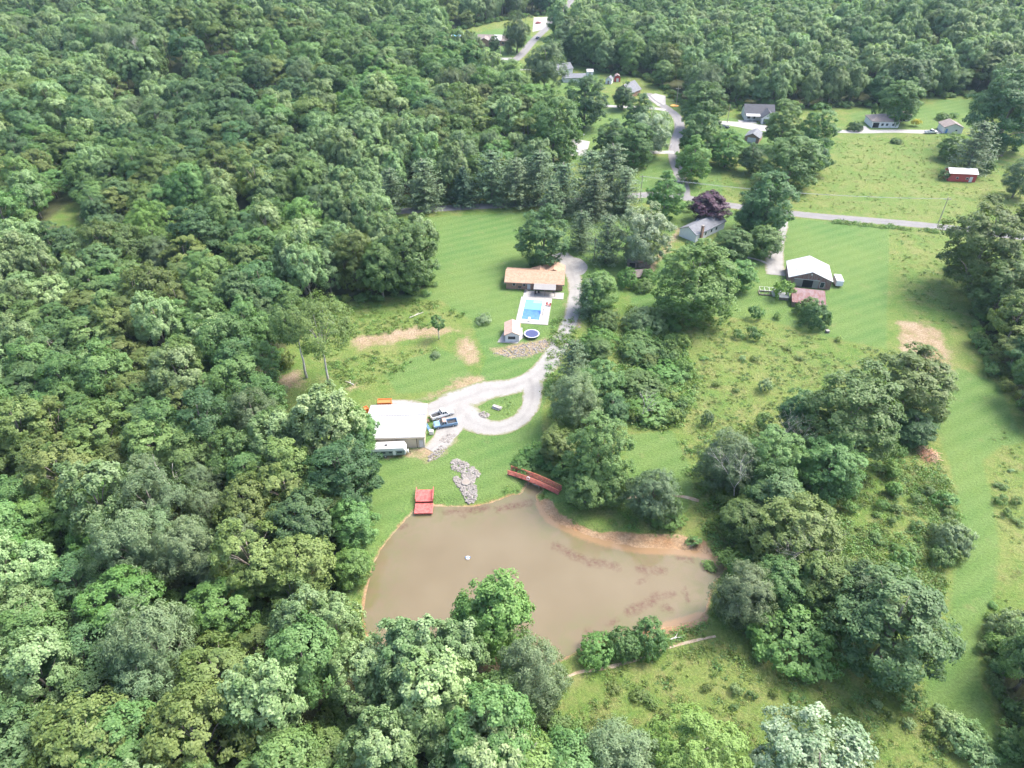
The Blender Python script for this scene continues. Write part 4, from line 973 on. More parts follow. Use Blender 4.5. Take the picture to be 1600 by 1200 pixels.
# ---- white-roofed shop
shop = thing('shop_building', 'white metal-roofed tan shop building beside the parked camper', 'building', (-33.4, 121.3, 0), math.radians(2.4))
gable(shop, 13.2, 11.6, 3.3, 1.55, WALL_TAN, ROOF_WHITE, 'x', .25, ribs=True)
for x0, x1 in ((6.9, 11.4),): MB().box(x0, x1, -.10, -.02, .05, 2.95).build('sliding_door', WALL_TAN, shop)
MB().box(6.84, 6.90, -.13, -.02, 0, 3.1).build('dark_gap_strip', OLD_WOOD, shop); MB().box(11.4, 11.52, -.13, -.02, 0, 3.15).build('dark_gap_strip', DARKIN, shop)  # dark upright strips paint in the shaded gaps beside the sliding door
MB().box(6.8, 11.9, -.14, -.02, 2.98, 3.10).build('door_rail', OLD_WOOD, shop); MB().box(-.06, .12, -.06, .1, 0, 3.2).build('corner_trim', TRIM, shop); MB().box(13.08, 13.26, -.06, .1, 0, 3.2).build('corner_trim', TRIM, shop)
MB().box(-.25, 13.45, -.36, -.25, 3.05, 3.22).build('gutter', WALL_TAN, shop); door(shop, 12.0, .05, .9, 2.1)
window(shop, 3.0, 1.2, 1.2, .9, 13.2, face='side')

# ---- travel trailer
p, rz, ln = front((578,717), (634,714.5)); rv = thing('travel_trailer', 'long camper with white roof and grey-green side parked along the shop', 'camper', p, rz)
RVG = two_tone('camper_side', (.13,.165,.16,1), (.18,.21,.20,1), scale=.8, stretch=(.3,1,3), rough=.4, bump=0)
MB().prism_y([(.0,.75),(8.0,.75),(8.35,1.3),(8.3,2.0),(7.9,2.75),(.0,2.75)], 0, 2.4).build('body', WHITE_WALL, rv, bevel=.06)
MB().box(0.05, 8.0, -.03, 0, .78, 2.15).build('side_panel', RVG, rv); MB().box(-.02, 7.95, -.02, 2.42, 2.76, 2.86).build('roof', ROOF_WHITE, rv)
for x, w_ in ((.9,.9),(2.6,1.1),(4.5,.7),(6.3,1.1)): MB().box(x, x+w_, -.06, -.03, 1.45, 1.95).build('window', GLASS, rv)
MB().box(5.4, 6.0, -.055, -.03, .85, 2.1).build('door', WHITE_WALL, rv)
for x in (1.6, 3.6, 5.9): MB().box(x, x+.5, .9, 1.4, 2.86, 3.02).build('roof_vent', BLACKP if x == 3.6 else TRIM, rv)
for x in (2.7, 3.55):
    for y in (.12, 2.1): w_ = MB().cyl((x, y-.02, .36), .36, .2, 14, 'y').build('wheel', RUBBER, rv); MB().cyl((x, y-.04, .36), .2, .24, 10, 'y').build('rim', TRIM, w_)
MB().tube([(8.0, .4, .6), (9.2, 1.2, .55)], .05).tube([(8.0, 2.0, .6), (9.2, 1.2, .55)], .05).build('hitch', BLACKP, rv); MB().cyl((8.65, 1.05, .62), .17, .5, 10).cyl((8.65, 1.4, .62), .17, .5, 10).build('gas_bottle', WHITE_WALL, rv); MB().cyl((9.15, 1.2, 0), .05, .7, 6).build('jack', BLACKP, rv)

# ---- pickups and cars
def wheels(root, xs, hw, r, tw=.26):
    for x in xs:
        for y in (-hw, hw-tw):
            t = MB().cyl((x, y, r), r, tw, 14, 'y').build('wheel', RUBBER, root); MB().cyl((x, y-.012 if y < 0 else y+.012, r), r*.58, tw, 10, 'y').build('rim', STEEL, t)
def pickup(name, label, rear, frontp, paint, roofm, ln=5.7, load=None):
    a, b_ = G(*rear, .8), G(*frontp, .8); rz = math.atan2(b_.y-a.y, b_.x-a.x); c = (a+b_)/2
    t = thing(name, label, 'pickup', (c.x, c.y, 0), rz); k = ln/2; hw = .98
    MB().prism_y([(-.25,.5),(k-.05,.5),(k,.72),(k-.03,1.0),(k-.25,1.10),(.95,1.16),(-.25,1.16)], -hw, hw).build('body', paint, t, bevel=.05)
    mb = MB().box(-k, -.25, -hw, hw, .5, .68).box(-k, -.25, -hw, -hw+.1, .68, 1.18).box(-k, -.25, hw-.1, hw, .68, 1.18).box(-k, -k+.09, -hw+.1, hw-.1, .68, 1.16).box(-.36, -.25, -hw+.1, hw-.1, .68, 1.18); bed = mb.build('cargo_bed', paint, t)
    MB().box(-k+.1, -.37, -hw+.11, hw-.11, .681, .70).build('bed_liner', BLACKP, bed)
    MB().add([(-.25,-.93,1.16),(1.35,-.93,1.14),(1.35,.93,1.14),(-.25,.93,1.16),(-.12,-.78,1.82),(.72,-.78,1.82),(.72,.78,1.82),(-.12,.78,1.82)], [(4,5,6,7),(0,1,5,4),(1,2,6,5),(2,3,7,6),(3,0,4,7)]).build('cab', GLASS, t)
    MB().box(-.16, .74, -.80, .80, 1.81, 1.90).build('roof', roofm, t, bevel=.04)
    for sgn in (-1, 1):
        for x0, z0, x1, z1 in ((-.25,1.16,-.14,1.84),(.42,1.16,.34,1.84),(1.33,1.14,.74,1.84)): MB().tube([(x0, sgn*.94, z0), (x1, sgn*.80, z1)], .05, 4).build('pillar', paint, t)
        MB().box(k-.06, k+.015, sgn*.62-.16, sgn*.62+.16, .80, .98).build('headlight', TRIM, t); MB().box(-k-.015, -k+.02, sgn*.85-.08, sgn*.85+.08, .78, 1.08).build('tail_light', RED_WALL, t)
        MB().box(.98, 1.12, sgn*1.02-.1, sgn*1.02+.1, 1.16, 1.32).build('mirror', BLACKP, t)
    MB().box(k-.02, k+.1, -.92, .92, .42, .60).build('bumper', STEEL, t); MB().box(-k-.1, -k+.02, -.9, .9, .45, .6).build('bumper', STEEL, t)
    wheels(t, (-k+1.15, k-.95), 1.0, .39)
    if load: load(t)
    return t
PAINT_W = plain('white_car_paint', (.60,.60,.595), .25, .03); PAINT_B = two_tone('faded_blue_paint', (.11,.20,.31,1), (.16,.26,.37,1), scale=1, rough=.45, bump=0); PAINT_D = plain('dark_car_paint', (.03,.035,.06), .25, .05); PAINT_S = plain('silver_car_paint', (.45,.47,.49), .3, .05, metal=.4)
PRIMER = plain('brown_primer', (.33,.20,.17), .7, .1)
pickup('pickup_truck', 'white pickup with empty open bed parked beside the shop', (676.0,650.8), (704.5,641.6), PAINT_W, PAINT_W)
pickup('pickup_truck', 'old light blue pickup with brown roof beside the white one', (711,658.5), (681,663.5), PAINT_B, PRIMER)
pickup('pickup_truck', 'far white pickup on the long concrete drive', (1447,206), (1463,205.5), PAINT_W, PAINT_W)
def car(label, rear, frontp, paint, ln=4.6, name='car'):
    a, b_ = G(*rear, .7), G(*frontp, .7); rz = math.atan2(b_.y-a.y, b_.x-a.x); c = (a+b_)/2; k = ln/2; hw = .9
    t = thing(name, label, 'car', (c.x, c.y, float(hills(c.x, c.y))+.03), rz)
    MB().prism_y([(-k,.45),(k-.05,.40),(k,.62),(k-.2,.82),(.95,.95),(-1.5,1.0),(-k+.05,.95)], -hw, hw).build('body', paint, t, bevel=.06)
    MB().add([(-1.7,-.82,.98),(1.05,-.82,.93),(1.05,.82,.93),(-1.7,.82,.98),(-1.1,-.66,1.40),(.25,-.66,1.42),(.25,.66,1.42),(-1.1,.66,1.40)], [(4,5,6,7),(0,1,5,4),(1,2,6,5),(2,3,7,6),(3,0,4,7)]).build('cabin_glass', GLASS, t)
    MB().box(-1.12, .27, -.68, .68, 1.40, 1.47).build('roof', paint, t, bevel=.03)
    for s in (-1, 1):
        MB().box(k-.1, k+.01, s*.6-.15, s*.6+.15, .60, .74).build('headlight', TRIM, t); MB().box(-k-.01, -k+.05, s*.62-.18, s*.62+.18, .70, .85).build('tail_light', RED_WALL, t)
    wheels(t, (-k+.85, k-.85), .92, .33, .22); return t
car('silver car on the bright concrete pad among the far trees', (890,238.5), (903,236.5), PAINT_S)
car('dark blue car in front of the white house with dark roof', (1123,198), (1141,198), PAINT_D, 4.9)
car('dark car driving on the road behind the yellow-green tree', (1532,357.5), (1516,356), PAINT_D)
car('dark car on the far straight road near the top', (892,10), (895,6), PAINT_D)
car('red car in the far concrete parking area', (838,36), (844,35), RED_WALL)
car('dark car on the far road beside the round dark trees', (838,60.5), (842,57.5), PAINT_D)

# ---- things round the shop
def skip(label, c, rz, w, d, h):
    t = thing('dumpster', label, 'dumpster', G(*c), rz); MB().box(0,w,0,d,.1,.2).box(0,w,0,.08,.2,h).box(0,w,d-.08,d,.2,h).box(0,.08,.08,d-.08,.2,h).box(w-.08,w,.08,d-.08,.2,h).build('bin', ORANGE, t)
    mb = MB()
    for i in range(5): mb.box(w*(i+.5)/5-.06, w*(i+.5)/5+.06, -.07, 0, .2, h)
    mb.build('ribs', ORANGE, t); MB().box(.1,w-.1,.1,d-.1,h*.55,h*.85).build('contents', ORANGE, t); MB().box(.1,.3,.1,d-.1,0,.1).box(w-.3,w-.1,.1,d-.1,0,.1).build('skids', BLACKP, t)
skip('orange dumpster standing behind the white-roofed shop', (590.5,637), math.radians(3), 3.4, 1.7, 1.5); skip('small orange bin at the rear left corner of the shop', (567,648), math.radians(35), 1.7, 1.2, 1.3)
t = thing('white_cabinet', 'white boxy unit with dark vents at the right side of the shop', 'cabinet', G(671,680), .1); MB().box(0,1.0,0,.8,.06,1.1).build('case', TRIM, t, bevel=.03); MB().box(.25,.45,.2,.5,1.1,1.14).build('vent', BLACKP, t); MB().box(.58,.78,.2,.5,1.1,1.14).build('vent', BLACKP, t); MB().box(.05,.95,.05,.75,0,.06).build('base', BLACKP, t)
t = thing('white_cabinet', 'white boxy unit with one dark opening left of the shop', 'cabinet', G(562.5,675), 0); MB().box(0,1.0,0,.8,.06,1.0).build('case', TRIM, t, bevel=.03); MB().box(.5,.72,.25,.5,1.0,1.04).build('vent', BLACKP, t); MB().box(.05,.95,.05,.75,0,.06).build('base', BLACKP, t)
t = thing('loading_ramp', 'blue slanted ramp leaning beside the right wall of the shop', 'ramp', G(664,668), math.radians(-52))
mb = MB(); mb.tube([(0,0,1.0),(2.0,0,.08)], .05, 4).tube([(0,.6,1.0),(2.0,.6,.08)], .05, 4)
for i in range(7): mb.box(i*.3+.04, i*.3+.2, 0, .6, .98-i*.14, 1.02-i*.14)
mb.build('deck', BLUE_PAINT, t); MB().cyl((.05,.05,0),.04,1.0,6).cyl((.05,.55,0),.04,1.0,6).build('legs', STEEL, t)
t = thing('tool_crate', 'small brown crate against the right wall of the shop', 'crate', G(665.5,660), 0); mb = MB()
for i in range(3): mb.box(0,.8,0,.04,.05+i*.2,.2+i*.2).box(0,.8,.56,.6,.05+i*.2,.2+i*.2)
mb.box(0,.8,.04,.56,.03,.07).build('slats', PRIMER, t); MB().box(.02,.08,.04,.1,0,.65).box(.72,.78,.04,.1,0,.65).box(.02,.08,.5,.56,0,.65).box(.72,.78,.5,.56,0,.65).build('posts', OLD_WOOD, t)

# ---- ranch house
p, rz, ln = front((791,451), (879,455)); ranch = thing('ranch_house', 'long low brick ranch house with tan shingle roof above the pool', 'house', p, rz)
gable(ranch, 17.6, 8.6, 2.6, 1.5, BRICK, SHINGLE, 'x', .55); gable(ranch, 6.2, 5.0, 2.55, 1.35, BRICK, SHINGLE, 'y', .5, x0=11.4, y0=6.8)
gable(ranch, 5.0, 2.4, 2.5, .9, BRICK, SHINGLE, 'y', .4, x0=7.6, y0=6.9)
for x, w_ in ((2.0,.9),(5.2,.9),(9.3,1.0)): window(ranch, x, 1.2, w_, .95)
door(ranch, 6.6, .05, 1.0, 2.05); window(ranch, 10.8, .3, 1.9, 1.9, name='sliding_door'); MB().box(-.56,18.2,-.63,-.56,2.28,2.45).build('gutter', OLD_WOOD, ranch); MB().box(-.03,.25,-.04,.2,0,2.4).build('corner_trim', BRICK, ranch)
MB().cyl((4,2.6,3.4),.09,.6,8).cyl((12.5,6.2,3.2),.09,.6,8).build('roof_pipe', STEEL, ranch)
pat = thing('patio_cover', 'grey flat-roofed patio cover on posts against the ranch house', 'patio cover', ranch.location + Vector((math.cos(rz)*8.8+math.sin(rz)*.75, math.sin(rz)*8.8-math.cos(rz)*.75, 0)), rz)
MB().prism_x([(0,2.62),(-3.1,2.36),(-3.1,2.50),(0,2.76)], 0, 6.8).build('roof', GREY_ROOF, pat); MB().box(0,6.8,-3.16,-3.1,2.28,2.5).build('fascia', SHINGLE_BROWN, pat)
for x in (.2, 3.35, 6.5): MB().box(x, x+.12, -2.95, -2.83, 0, 2.36).build('post', OLD_WOOD, pat)
def chair(label, c, rz, m, group=None):
    t = thing('patio_chair', label, 'chair', c, rz, group); MB().box(-.28,.28,-.28,.28,.38,.46).build('seat', m, t); MB().box(-.28,.28,.22,.30,.46,1.0).build('backrest', m, t)
    for x in (-.25,.2):
        for y in (-.25,.2): MB().box(x,x+.05,y,y+.05,0,.38).build('leg', m, t)
        MB().box(x,x+.05,-.25,.25,.62,.67).build('armrest', m, t)
for i, (x, y, a) in enumerate(((836.5,460,.3),(842,458.5,2.6),(866,458,1.2))): chair(['dark chair at the left post of the patio cover','dark chair under the middle of the patio cover','dark chair at the right post of the patio cover'][i], G(x, y), a, BLACKP)
for i, (x, y, a) in enumerate(((855,478,.5),(859,479,-.7))): chair(['left red chair beside the pool','right red chair beside the pool'][i], G(x, y)+Vector((0,0,.12)), a, RED_PAINT)
t = thing('patio_table', 'dark round table on the concrete by the patio cover', 'table', G(822,456)+Vector((0,0,.1))); MB().cyl((0,0,.68),.55,.05,16).build('table_top', BLACKP, t); MB().cyl((0,0,0),.05,.68,8).build('stem', STEEL, t); MB().cyl((0,0,0),.3,.04,12).build('base', STEEL, t)
t = thing('barbecue', 'dark barbecue standing by the house wall left of the patio', 'barbecue', G(812,452)); MB().box(-.5,.5,-.25,.25,.7,.9).build('firebox', BLACKP, t); MB().prism_x([(-.25,.9),(.25,.9),(.2,1.1),(-.1,1.15)],-.5,.5).build('lid', BLACKP, t); MB().box(-.48,-.42,-.2,.2,0,.7).box(.42,.48,-.2,.2,0,.7).build('legs', STEEL, t)
t = thing('umbrella', 'closed white parasol standing on the patio slab', 'umbrella', G(826,453)); MB().cyl((0,0,0),.03,2.4,6).build('pole', STEEL, t); MB().cyl((0,0,1.0),.22,1.3,8,'z',.04).build('canopy', TRIM, t); MB().cyl((0,0,0),.25,.08,10).build('base', STONE, t)
# ---- pool
A = Vector((2.75, 177.2, 0)); prz = math.radians(-7.3)
deck = bpy.data.objects.new('pool_deck', None); COL.objects.link(deck); deck.location = A; deck.rotation_euler.z = prz; tag(deck, 'pale concrete deck round the swimming pool', 'pavement', kind='structure')
DECKM = two_tone('pale_pool_concrete', (.225,.212,.197,1), (.265,.254,.24,1), scale=.5, scale2=3, bump=.03, var=.05)
def slab(x0,x1,y0,y1,z=.12): MB().box(x0,x1,y0,y1,-.3,z).build('paving_slab', DECKM, deck)
for i in range(5):
    a_ = -2.2+i*3.02; b_ = a_+3.0; lo = max(a_, -.0) ; 
    slab(-1.5,-.32,a_,b_); slab(5.62,8.0,a_,b_)
slab(-.3,2.6,-2.2,-.32); slab(2.62,5.6,-2.2,-.32); slab(-.3,2.6,11.72,12.88); slab(2.62,5.6,11.72,12.88)
slab(-1.0,4.0,12.9,16.8); slab(4.02,11.4,12.9,16.8,.118)
pool = thing('swimming_pool', 'rectangular blue swimming pool, lower half darker, below the ranch house', 'swimming pool', A, prz)
MB().box(-.3,0,-.3,11.7,-.3,.16).box(5.3,5.6,-.3,11.7,-.3,.16).box(0,5.3,-.3,0,-.3,.16).box(0,5.3,11.4,11.7,-.3,.16).build('coping', TRIM, pool)
PW = plain('pool_water_light', (.12,.30,.42), .06, .06, .4); PD = two_tone('pool_water_deep', (.045,.115,.30,1), (.065,.155,.36,1), scale=.7, rough=.08, bump=.05, var=.08)
MB().box(0,5.3,5.9,11.4,-.25,.02).build('shallow_water', PW, pool); MB().box(0,5.3,0,5.88,-.25,.015).build('deep_water', PD, pool)
MB().box(2.5,5.3,9.6,11.4,.022,.05).build('steps', plain('pool_step', (.20,.40,.50), .1, .04), pool); MB().box(2.0,2.7,-1.1,1.0,.32,.38).box(2.1,2.6,-1.0,-.5,.12,.32).build('diving_board', TRIM, pool)
t = thing('pool_slide', 'brown curved slide at the edge of the pool', 'slide', A+Vector((6.4,3.4,.12)), prz+.25)
MB().add([(-1.0,1.6,.4),(-.55,1.6,.4),(-.2,.6,1.1),(.25,.6,1.1),(0,-.6,1.7),(.5,-.6,1.7),(-1.0,1.6,.34),(-.55,1.6,.34),(-.2,.6,1.04),(.25,.6,1.04),(0,-.6,1.64),(.5,-.6,1.64)], [(0,1,3,2),(2,3,5,4),(7,6,8,9),(9,8,10,11),(0,2,8,6),(2,4,10,8),(1,7,9,3),(3,9,11,5),(0,6,7,1),(4,5,11,10)]).build('chute', PRIMER, t)
mb = MB().tube([(.0,-.65,1.65),(.0,-1.5,0)],.04,5).tube([(.5,-.65,1.65),(.5,-1.5,0)],.04,5)
for i in range(5): mb.tube([(0,-.8-i*.14,1.35-i*.27),(.5,-.8-i*.14,1.35-i*.27)],.025,4)
mb.build('ladder', STEEL, t); MB().cyl((.0,.55,0),.04,1.05,6).cyl((.1,-.5,0),.04,1.6,6).build('supports', STEEL, t)
# ---- pool house
p, rz, ln = front((789.5,534), (808,533)); ph = thing('pool_house', 'small pool house with pinkish shingle roof and white gable front', 'pool house', p, rz-.10)
gable(ph, 3.9, 6.2, 2.3, .95, WHITE_WALL, SHINGLE_PINK, 'y', .35); window(ph, .7, .8, 2.2, 1.1); window(ph, 1.6, 1.0, 1.0, .8, 3.9, face='side'); door(ph, 3.0, .05, .75, 1.9)
sheet('concrete_apron', [(777,535),(790,514),(816,512),(818,527),(808,537)], CONCRETE, .05, 'pale concrete apron round the pool house', 'pavement')
# ---- trampoline
t = thing('trampoline', 'round dark blue trampoline below the pool deck', 'trampoline', (5.6, 168.3, 0)); MB().cyl((0,0,.88),1.86,.03,40).build('jumping_mat', plain('trampoline_mat', (.03,.04,.11), .6, .1), t)
mb = MB(); n = 40
for i in range(n):
    a0, a1 = 2*math.pi*i/n, 2*math.pi*(i+1)/n; f = lambda r, a, z: (r*math.cos(a), r*math.sin(a), z)
    mb.add([f(1.85,a0,.90),f(1.85,a1,.90),f(2.2,a1,.92),f(2.2,a0,.92),f(2.2,a1,.86),f(2.2,a0,.86)], [(0,3,2,1),(3,5,4,2)])
mb.build('edge_pad', plain('pad_grey', (.33,.34,.42), .6, .1), t)
for i in range(6): a = i*math.pi/3; MB().tube([(2.0*math.cos(a),2.0*math.sin(a),.88),(2.05*math.cos(a),2.05*math.sin(a),0)],.03,6).build('leg', STEEL, t)

# ---- red dock
dk = thing('dock', 'red two-level wooden dock at the pond edge', 'dock', (-20.5, 104.3, 0), math.radians(1.5))
def boards(x0,x1,y0,y1,z,n):
    mb = MB(); s = (y1-y0)/n
    for i in range(n): mb.box(x0,x1,y0+i*s,y0+(i+1)*s-.03,z-.04,z)
    return mb
boards(0,3.7,.15,3.6,.42,20).build('upper_deck', RED_PAINT, dk); boards(0,3.7,-2.8,.02,.0,17).build('lower_deck', RED_PAINT, dk)
MB().box(0,3.7,.04,.14,-.02,.38).build('riser_board', plain('dark_red_board', (.10,.012,.012), .8, .1), dk)
MB().box(-.06,0,-2.85,.0,-.30,.03).box(3.7,3.76,-2.85,.0,-.30,.03).box(0,3.7,-2.86,-2.81,-.3,.02).build('rim_boards', RED_PAINT, dk)
for x in (0, 3.64):
    r = MB().box(x-.06,x+.12,.1,3.6,1.18,1.24).build('handrail', RED_PAINT, dk); MB().box(x,x+.06,.15,3.6,.78,.88).build('mid_rail', RED_PAINT, r)
    for y in (.15, 1.3, 2.4, 3.5): MB().box(x-.02,x+.08,y,y+.1,-.4,1.18).build('post', RED_PAINT, dk)
for x in (.1, 1.8, 3.5):
    for y in (-2.6, -.3): MB().cyl((x,y,-1.6),.08,1.58,8).build('pile', OLD_WOOD, dk)
# ---- red footbridge
pa, pb = G(795.5,738), G(875,769.5); bz = math.atan2(pb.y-pa.y, pb.x-pa.x); bl = (pb-pa).length
ORANGE_RED = plain('faded_orange_red_rail', (.46,.13,.085), .7, .12)
br = thing('footbridge', 'arched red wooden footbridge over the pond inlet', 'bridge', pa, bz)
arch = lambda x: .25+.5*math.sin(math.pi*min(max(x/bl, 0), 1))
mb = MB(); n = 42
for i in range(n):
    x0, x1 = bl*i/n, bl*(i+1)/n-.03; mb.add([(x0,-.75,arch(x0)),(x1,-.75,arch(x1)),(x1,.75,arch(x1)),(x0,.75,arch(x0)),(x0,-.75,arch(x0)-.05),(x1,-.75,arch(x1)-.05),(x1,.75,arch(x1)-.05),(x0,.75,arch(x0)-.05)], [(0,1,2,3),(7,6,5,4),(0,4,5,1),(1,5,6,2),(2,6,7,3),(3,7,4,0)])
mb.build('deck', plain('shade_browned_red_deck', (.20,.075,.05), .8, .2), br)  # red deck colour browned and darkened to paint in its shadow
for y in (-.82, .76):
    for nm, zz, h in (('handrail', 1.02, .09), ('mid_rail', .58, .16), ('lower_rail', .22, .18), ('side_beam', -.26, .26)):
        mb = MB(); m_ = 14
        for i in range(m_):
            x0, x1 = bl*i/m_, bl*(i+1)/m_; w_ = .10 if nm == 'handrail' else .05
            mb.add([(x,yy,arch(x)+zz+dz) for x in (x0,x1) for yy in (y-.02,y+w_) for dz in (0,h)], [(0,1,3,2),(4,6,7,5),(0,4,5,1),(2,3,7,6),(1,5,7,3),(0,2,6,4)])
        mb.build(nm, RED_PAINT if nm != 'handrail' else ORANGE_RED, br)
    for i in range(8): x = bl*(.02+.96*i/7); MB().box(x-.05,x+.05,y,y+.1,arch(x)-.25,arch(x)+1.05).build('post', RED_PAINT, br)
for x in (bl*.42, bl*.62): MB().box(x-.08,x+.08,-.7,-.55,-1.4,.8).box(x-.08,x+.08,.55,.7,-1.4,.8).build('pier', OLD_WOOD, br)
mb = MB(); n = 20; rr = []
for i in range(n):
    a = 2*math.pi*i/n; rr.append((.33*math.cos(a), 0, .33*math.sin(a)))
mb.tube(rr+[rr[0]], .10, 6); t = mb.build('life_ring', TRIM, None, True); tag(t, 'white life ring hanging on the red footbridge rail', 'life ring')
q = br.matrix_world; t.location = pa+Vector((math.cos(bz)*bl*.42+math.sin(bz)*.98, math.sin(bz)*bl*.42-math.cos(bz)*.98, arch(bl*.42)+.82)); t.rotation_euler = (math.radians(-20), 0, bz)
# ---- pond float
t = thing('pond_fountain', 'small grey floating fountain in the middle of the pond', 'fountain', G(731,872,WATER_Z)+Vector((0,0,WATER_Z))); t.location.z = WATER_Z
MB().cyl((0,0,-.1),.45,.25,14).build('float', STEEL, t); MB().cyl((0,0,.15),.22,.3,10,'z',.08).build('nozzle', TRIM, t); MB().box(-.5,-.3,-.1,.1,.1,.3).box(.3,.5,-.1,.1,.1,.3).build('lamps', BLUE_PAINT, t)

# ---- rock waterfall beside the pond
rs = random.Random(77); stone_me = []
for i in range(5):
    mb = MB().blob((0,0,0), (.5,.42,.3), rs, 7, 4, .22); me = bpy.data.meshes.new('stone'); me.from_pydata(mb.v, [], mb.f); me.materials.append(STONE); stone_me.append(me)
def rocks(name, label, polys, nbig, nsmall, big=(.7,1.5), small=(.25,.6)):
    """larger stones one by one, the small ones as one part"""
    W_ = [poly_w(p_) for p_ in polys]; c = W_[0].mean(0); t = thing(name, label, 'rocks', (c[0], c[1], 0)); r = np.random.default_rng(len(label))
    for w_ in W_:
        for q in rand_in(w_, nbig//len(W_), r):
            o = bpy.data.objects.new('stone', rs.choice(stone_me)); COL.objects.link(o); o.parent = t; s = rs.uniform(*big); z = float(ground_z(q[None])[0][0])
            o.location = (q[0]-c[0], q[1]-c[1], z+.12*s); o.scale = (s*rs.uniform(.8,1.3), s, s*rs.uniform(.6,1.1)); o.rotation_euler = (rs.uniform(-.3,.3), rs.uniform(-.3,.3), rs.uniform(0,6.28))
    mb = MB()
    for w_ in W_:
        for q in rand_in(w_, nsmall//len(W_), r):
            s = rs.uniform(*small); z = 0.0 if q[1] > 112 else float(ground_z(q[None])[0][0]); mb.blob((q[0]-c[0], q[1]-c[1], z+.1*s), (s*.5, s*.45, s*.32), rs, 5, 3, .25)
    o = mb.build('small_stones', STONE, t); o['kind'] = 'stuff'; return t
rocks('rockery', 'pale stone waterfall bed running down to the pond', [[(704,722),(714,717),(728,722),(748,738),(750,745),(738,748),(722,740),(706,734)],[(722,742),(744,746),(738,756),(726,756)],[(708,746),(716,744),(728,758),(744,758),(746,775),(738,785),(728,782),(720,766),(710,756)]], 190, 1100, (.45,.95))
t = thing('stone_basin', 'round grey basin in the middle of the stone waterfall', 'basin', G(728,754.5)); MB().cyl((0,0,0),1.0,.35,18).build('rim', STONE, t); MB().cyl((0,0,.352),.82,.02,18).build('water', plain('basin_water', (.20,.17,.14), .1, .1), t)
rocks('rubble_bank', 'pale stony rubble strip below the pool house and trampoline', [[(770,553),(800,542),(850,532),(872,527),(860,545),(830,556),(800,559)]], 24, 420, (.5,.9), (.2,.55))
rocks('rubble_heap', 'broken pale rubble beside the corner of the shop', [[(668,715),(690,694),(700,700),(682,718),(668,722)],[(684,688),(706,676),(714,680),(700,692)]], 16, 260, (.5,.9), (.2,.5))
rocks('island_stones', 'stones at the left end of the grass island', [[(748,646),(756,644),(766,648),(762,653),(752,652)]], 14, 60, (.5,1.0))
rocks('drive_edge_stones', 'scattered stones along the drive below the pale tree', [[(880,506),(905,502),(908,512),(884,518)]], 10, 60, (.4,.8), (.15,.4))
mb = MB(); rs2 = random.Random(4)
for i in range(9): y = i % 3*.28; z = .15+.25*(i//3); a = rs2.uniform(-.12,.12); mb.tube([(0,y+z*.3,z),(2.2+rs2.uniform(-.3,.3),y+z*.3+a,z)], .13, 7)
t = mb.build('log_pile', BARK_PALE); t.location = G(769,638); t.rotation_euler.z = -.5; tag(t, 'short stack of pale logs on the grass island', 'logs')

# ---- barn and its yard
p = Vector((87.2, 197.2, 0)); brz = math.radians(-13); barn = thing('barn', 'faded red wooden barn with white metal roof and dark open doorway', 'barn', p, brz)
gable(barn, 12.6, 10.6, 3.0, 2.5, BARN_WOOD, ROOF_WORN, 'y', .35, ribs=True)
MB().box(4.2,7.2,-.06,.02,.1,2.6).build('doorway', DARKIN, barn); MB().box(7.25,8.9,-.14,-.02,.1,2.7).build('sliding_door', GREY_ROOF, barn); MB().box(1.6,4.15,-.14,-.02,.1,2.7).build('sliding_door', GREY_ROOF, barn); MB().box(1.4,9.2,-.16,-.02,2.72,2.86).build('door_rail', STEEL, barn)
window(barn, 9.4, .5, 1.3, 1.9, trim=TRIM); MB().box(6.1,6.5,-.08,.02,4.4,4.8).build('hay_vent', TRIM, barn)
mb = MB()
for i in range(41): mb.box(.06+i*.31,.10+i*.31,-.04,.0,.02,2.95)
mb.build('battens', BARN_WOOD, barn)
def leanto(name, label, cat, a, rz, w, d, hf, hb, wall, roofm, openx=None):
    t = thing(name, label, cat, a, rz); MB().prism_x([(0,0),(d,0),(d,hb),(0,hf)],0,w).build('wall', wall, t); s = (hb-hf)/d
    MB().prism_x([(-.3,hf-.3*s+.03),(d+.25,hb+.25*s+.03),(d+.25,hb+.25*s+.12),(-.3,hf-.3*s+.12)],-.3,w+.3).build('roof', roofm, t)
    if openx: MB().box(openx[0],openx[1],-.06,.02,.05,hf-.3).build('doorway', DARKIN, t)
    for x in (.1, w-.22): MB().box(x,x+.12,-.07,-.01,0,hf-.05).build('corner_post', wall, t)
    return t
leanto('lean_to_shed', 'long low shed with rusty red roof in front of the barn', 'shed', G(1237,478.5), brz, 9.2, 6.0, 1.6, 2.9, OLD_WOOD, RUST, (1.1,2.6))
t = thing('cargo_trailer', 'white box trailer parked right of the barn', 'trailer', G(1304.5,449), math.radians(-8)); MB().box(0,2.2,0,4.4,.5,2.4).build('box', TRIM, t, bevel=.05); MB().box(1.2,1.6,1.8,2.2,2.4,2.5).build('roof_vent', BLACKP, t); MB().box(.1,2.1,-.05,0,.6,2.3).build('rear_door', WHITE_WALL, t)
for x in (-.1, 2.08): w_ = MB().cyl((x,1.6,.34),.34,.2,12,'x').build('wheel', RUBBER, t); MB().cyl((x-.02,1.6,.34),.18,.24,10,'x').build('rim', TRIM, w_)
MB().tube([(.3,4.4,.5),(1.1,5.6,.5)],.05,5).tube([(1.9,4.4,.5),(1.1,5.6,.5)],.05,5).build('hitch', BLACKP, t)
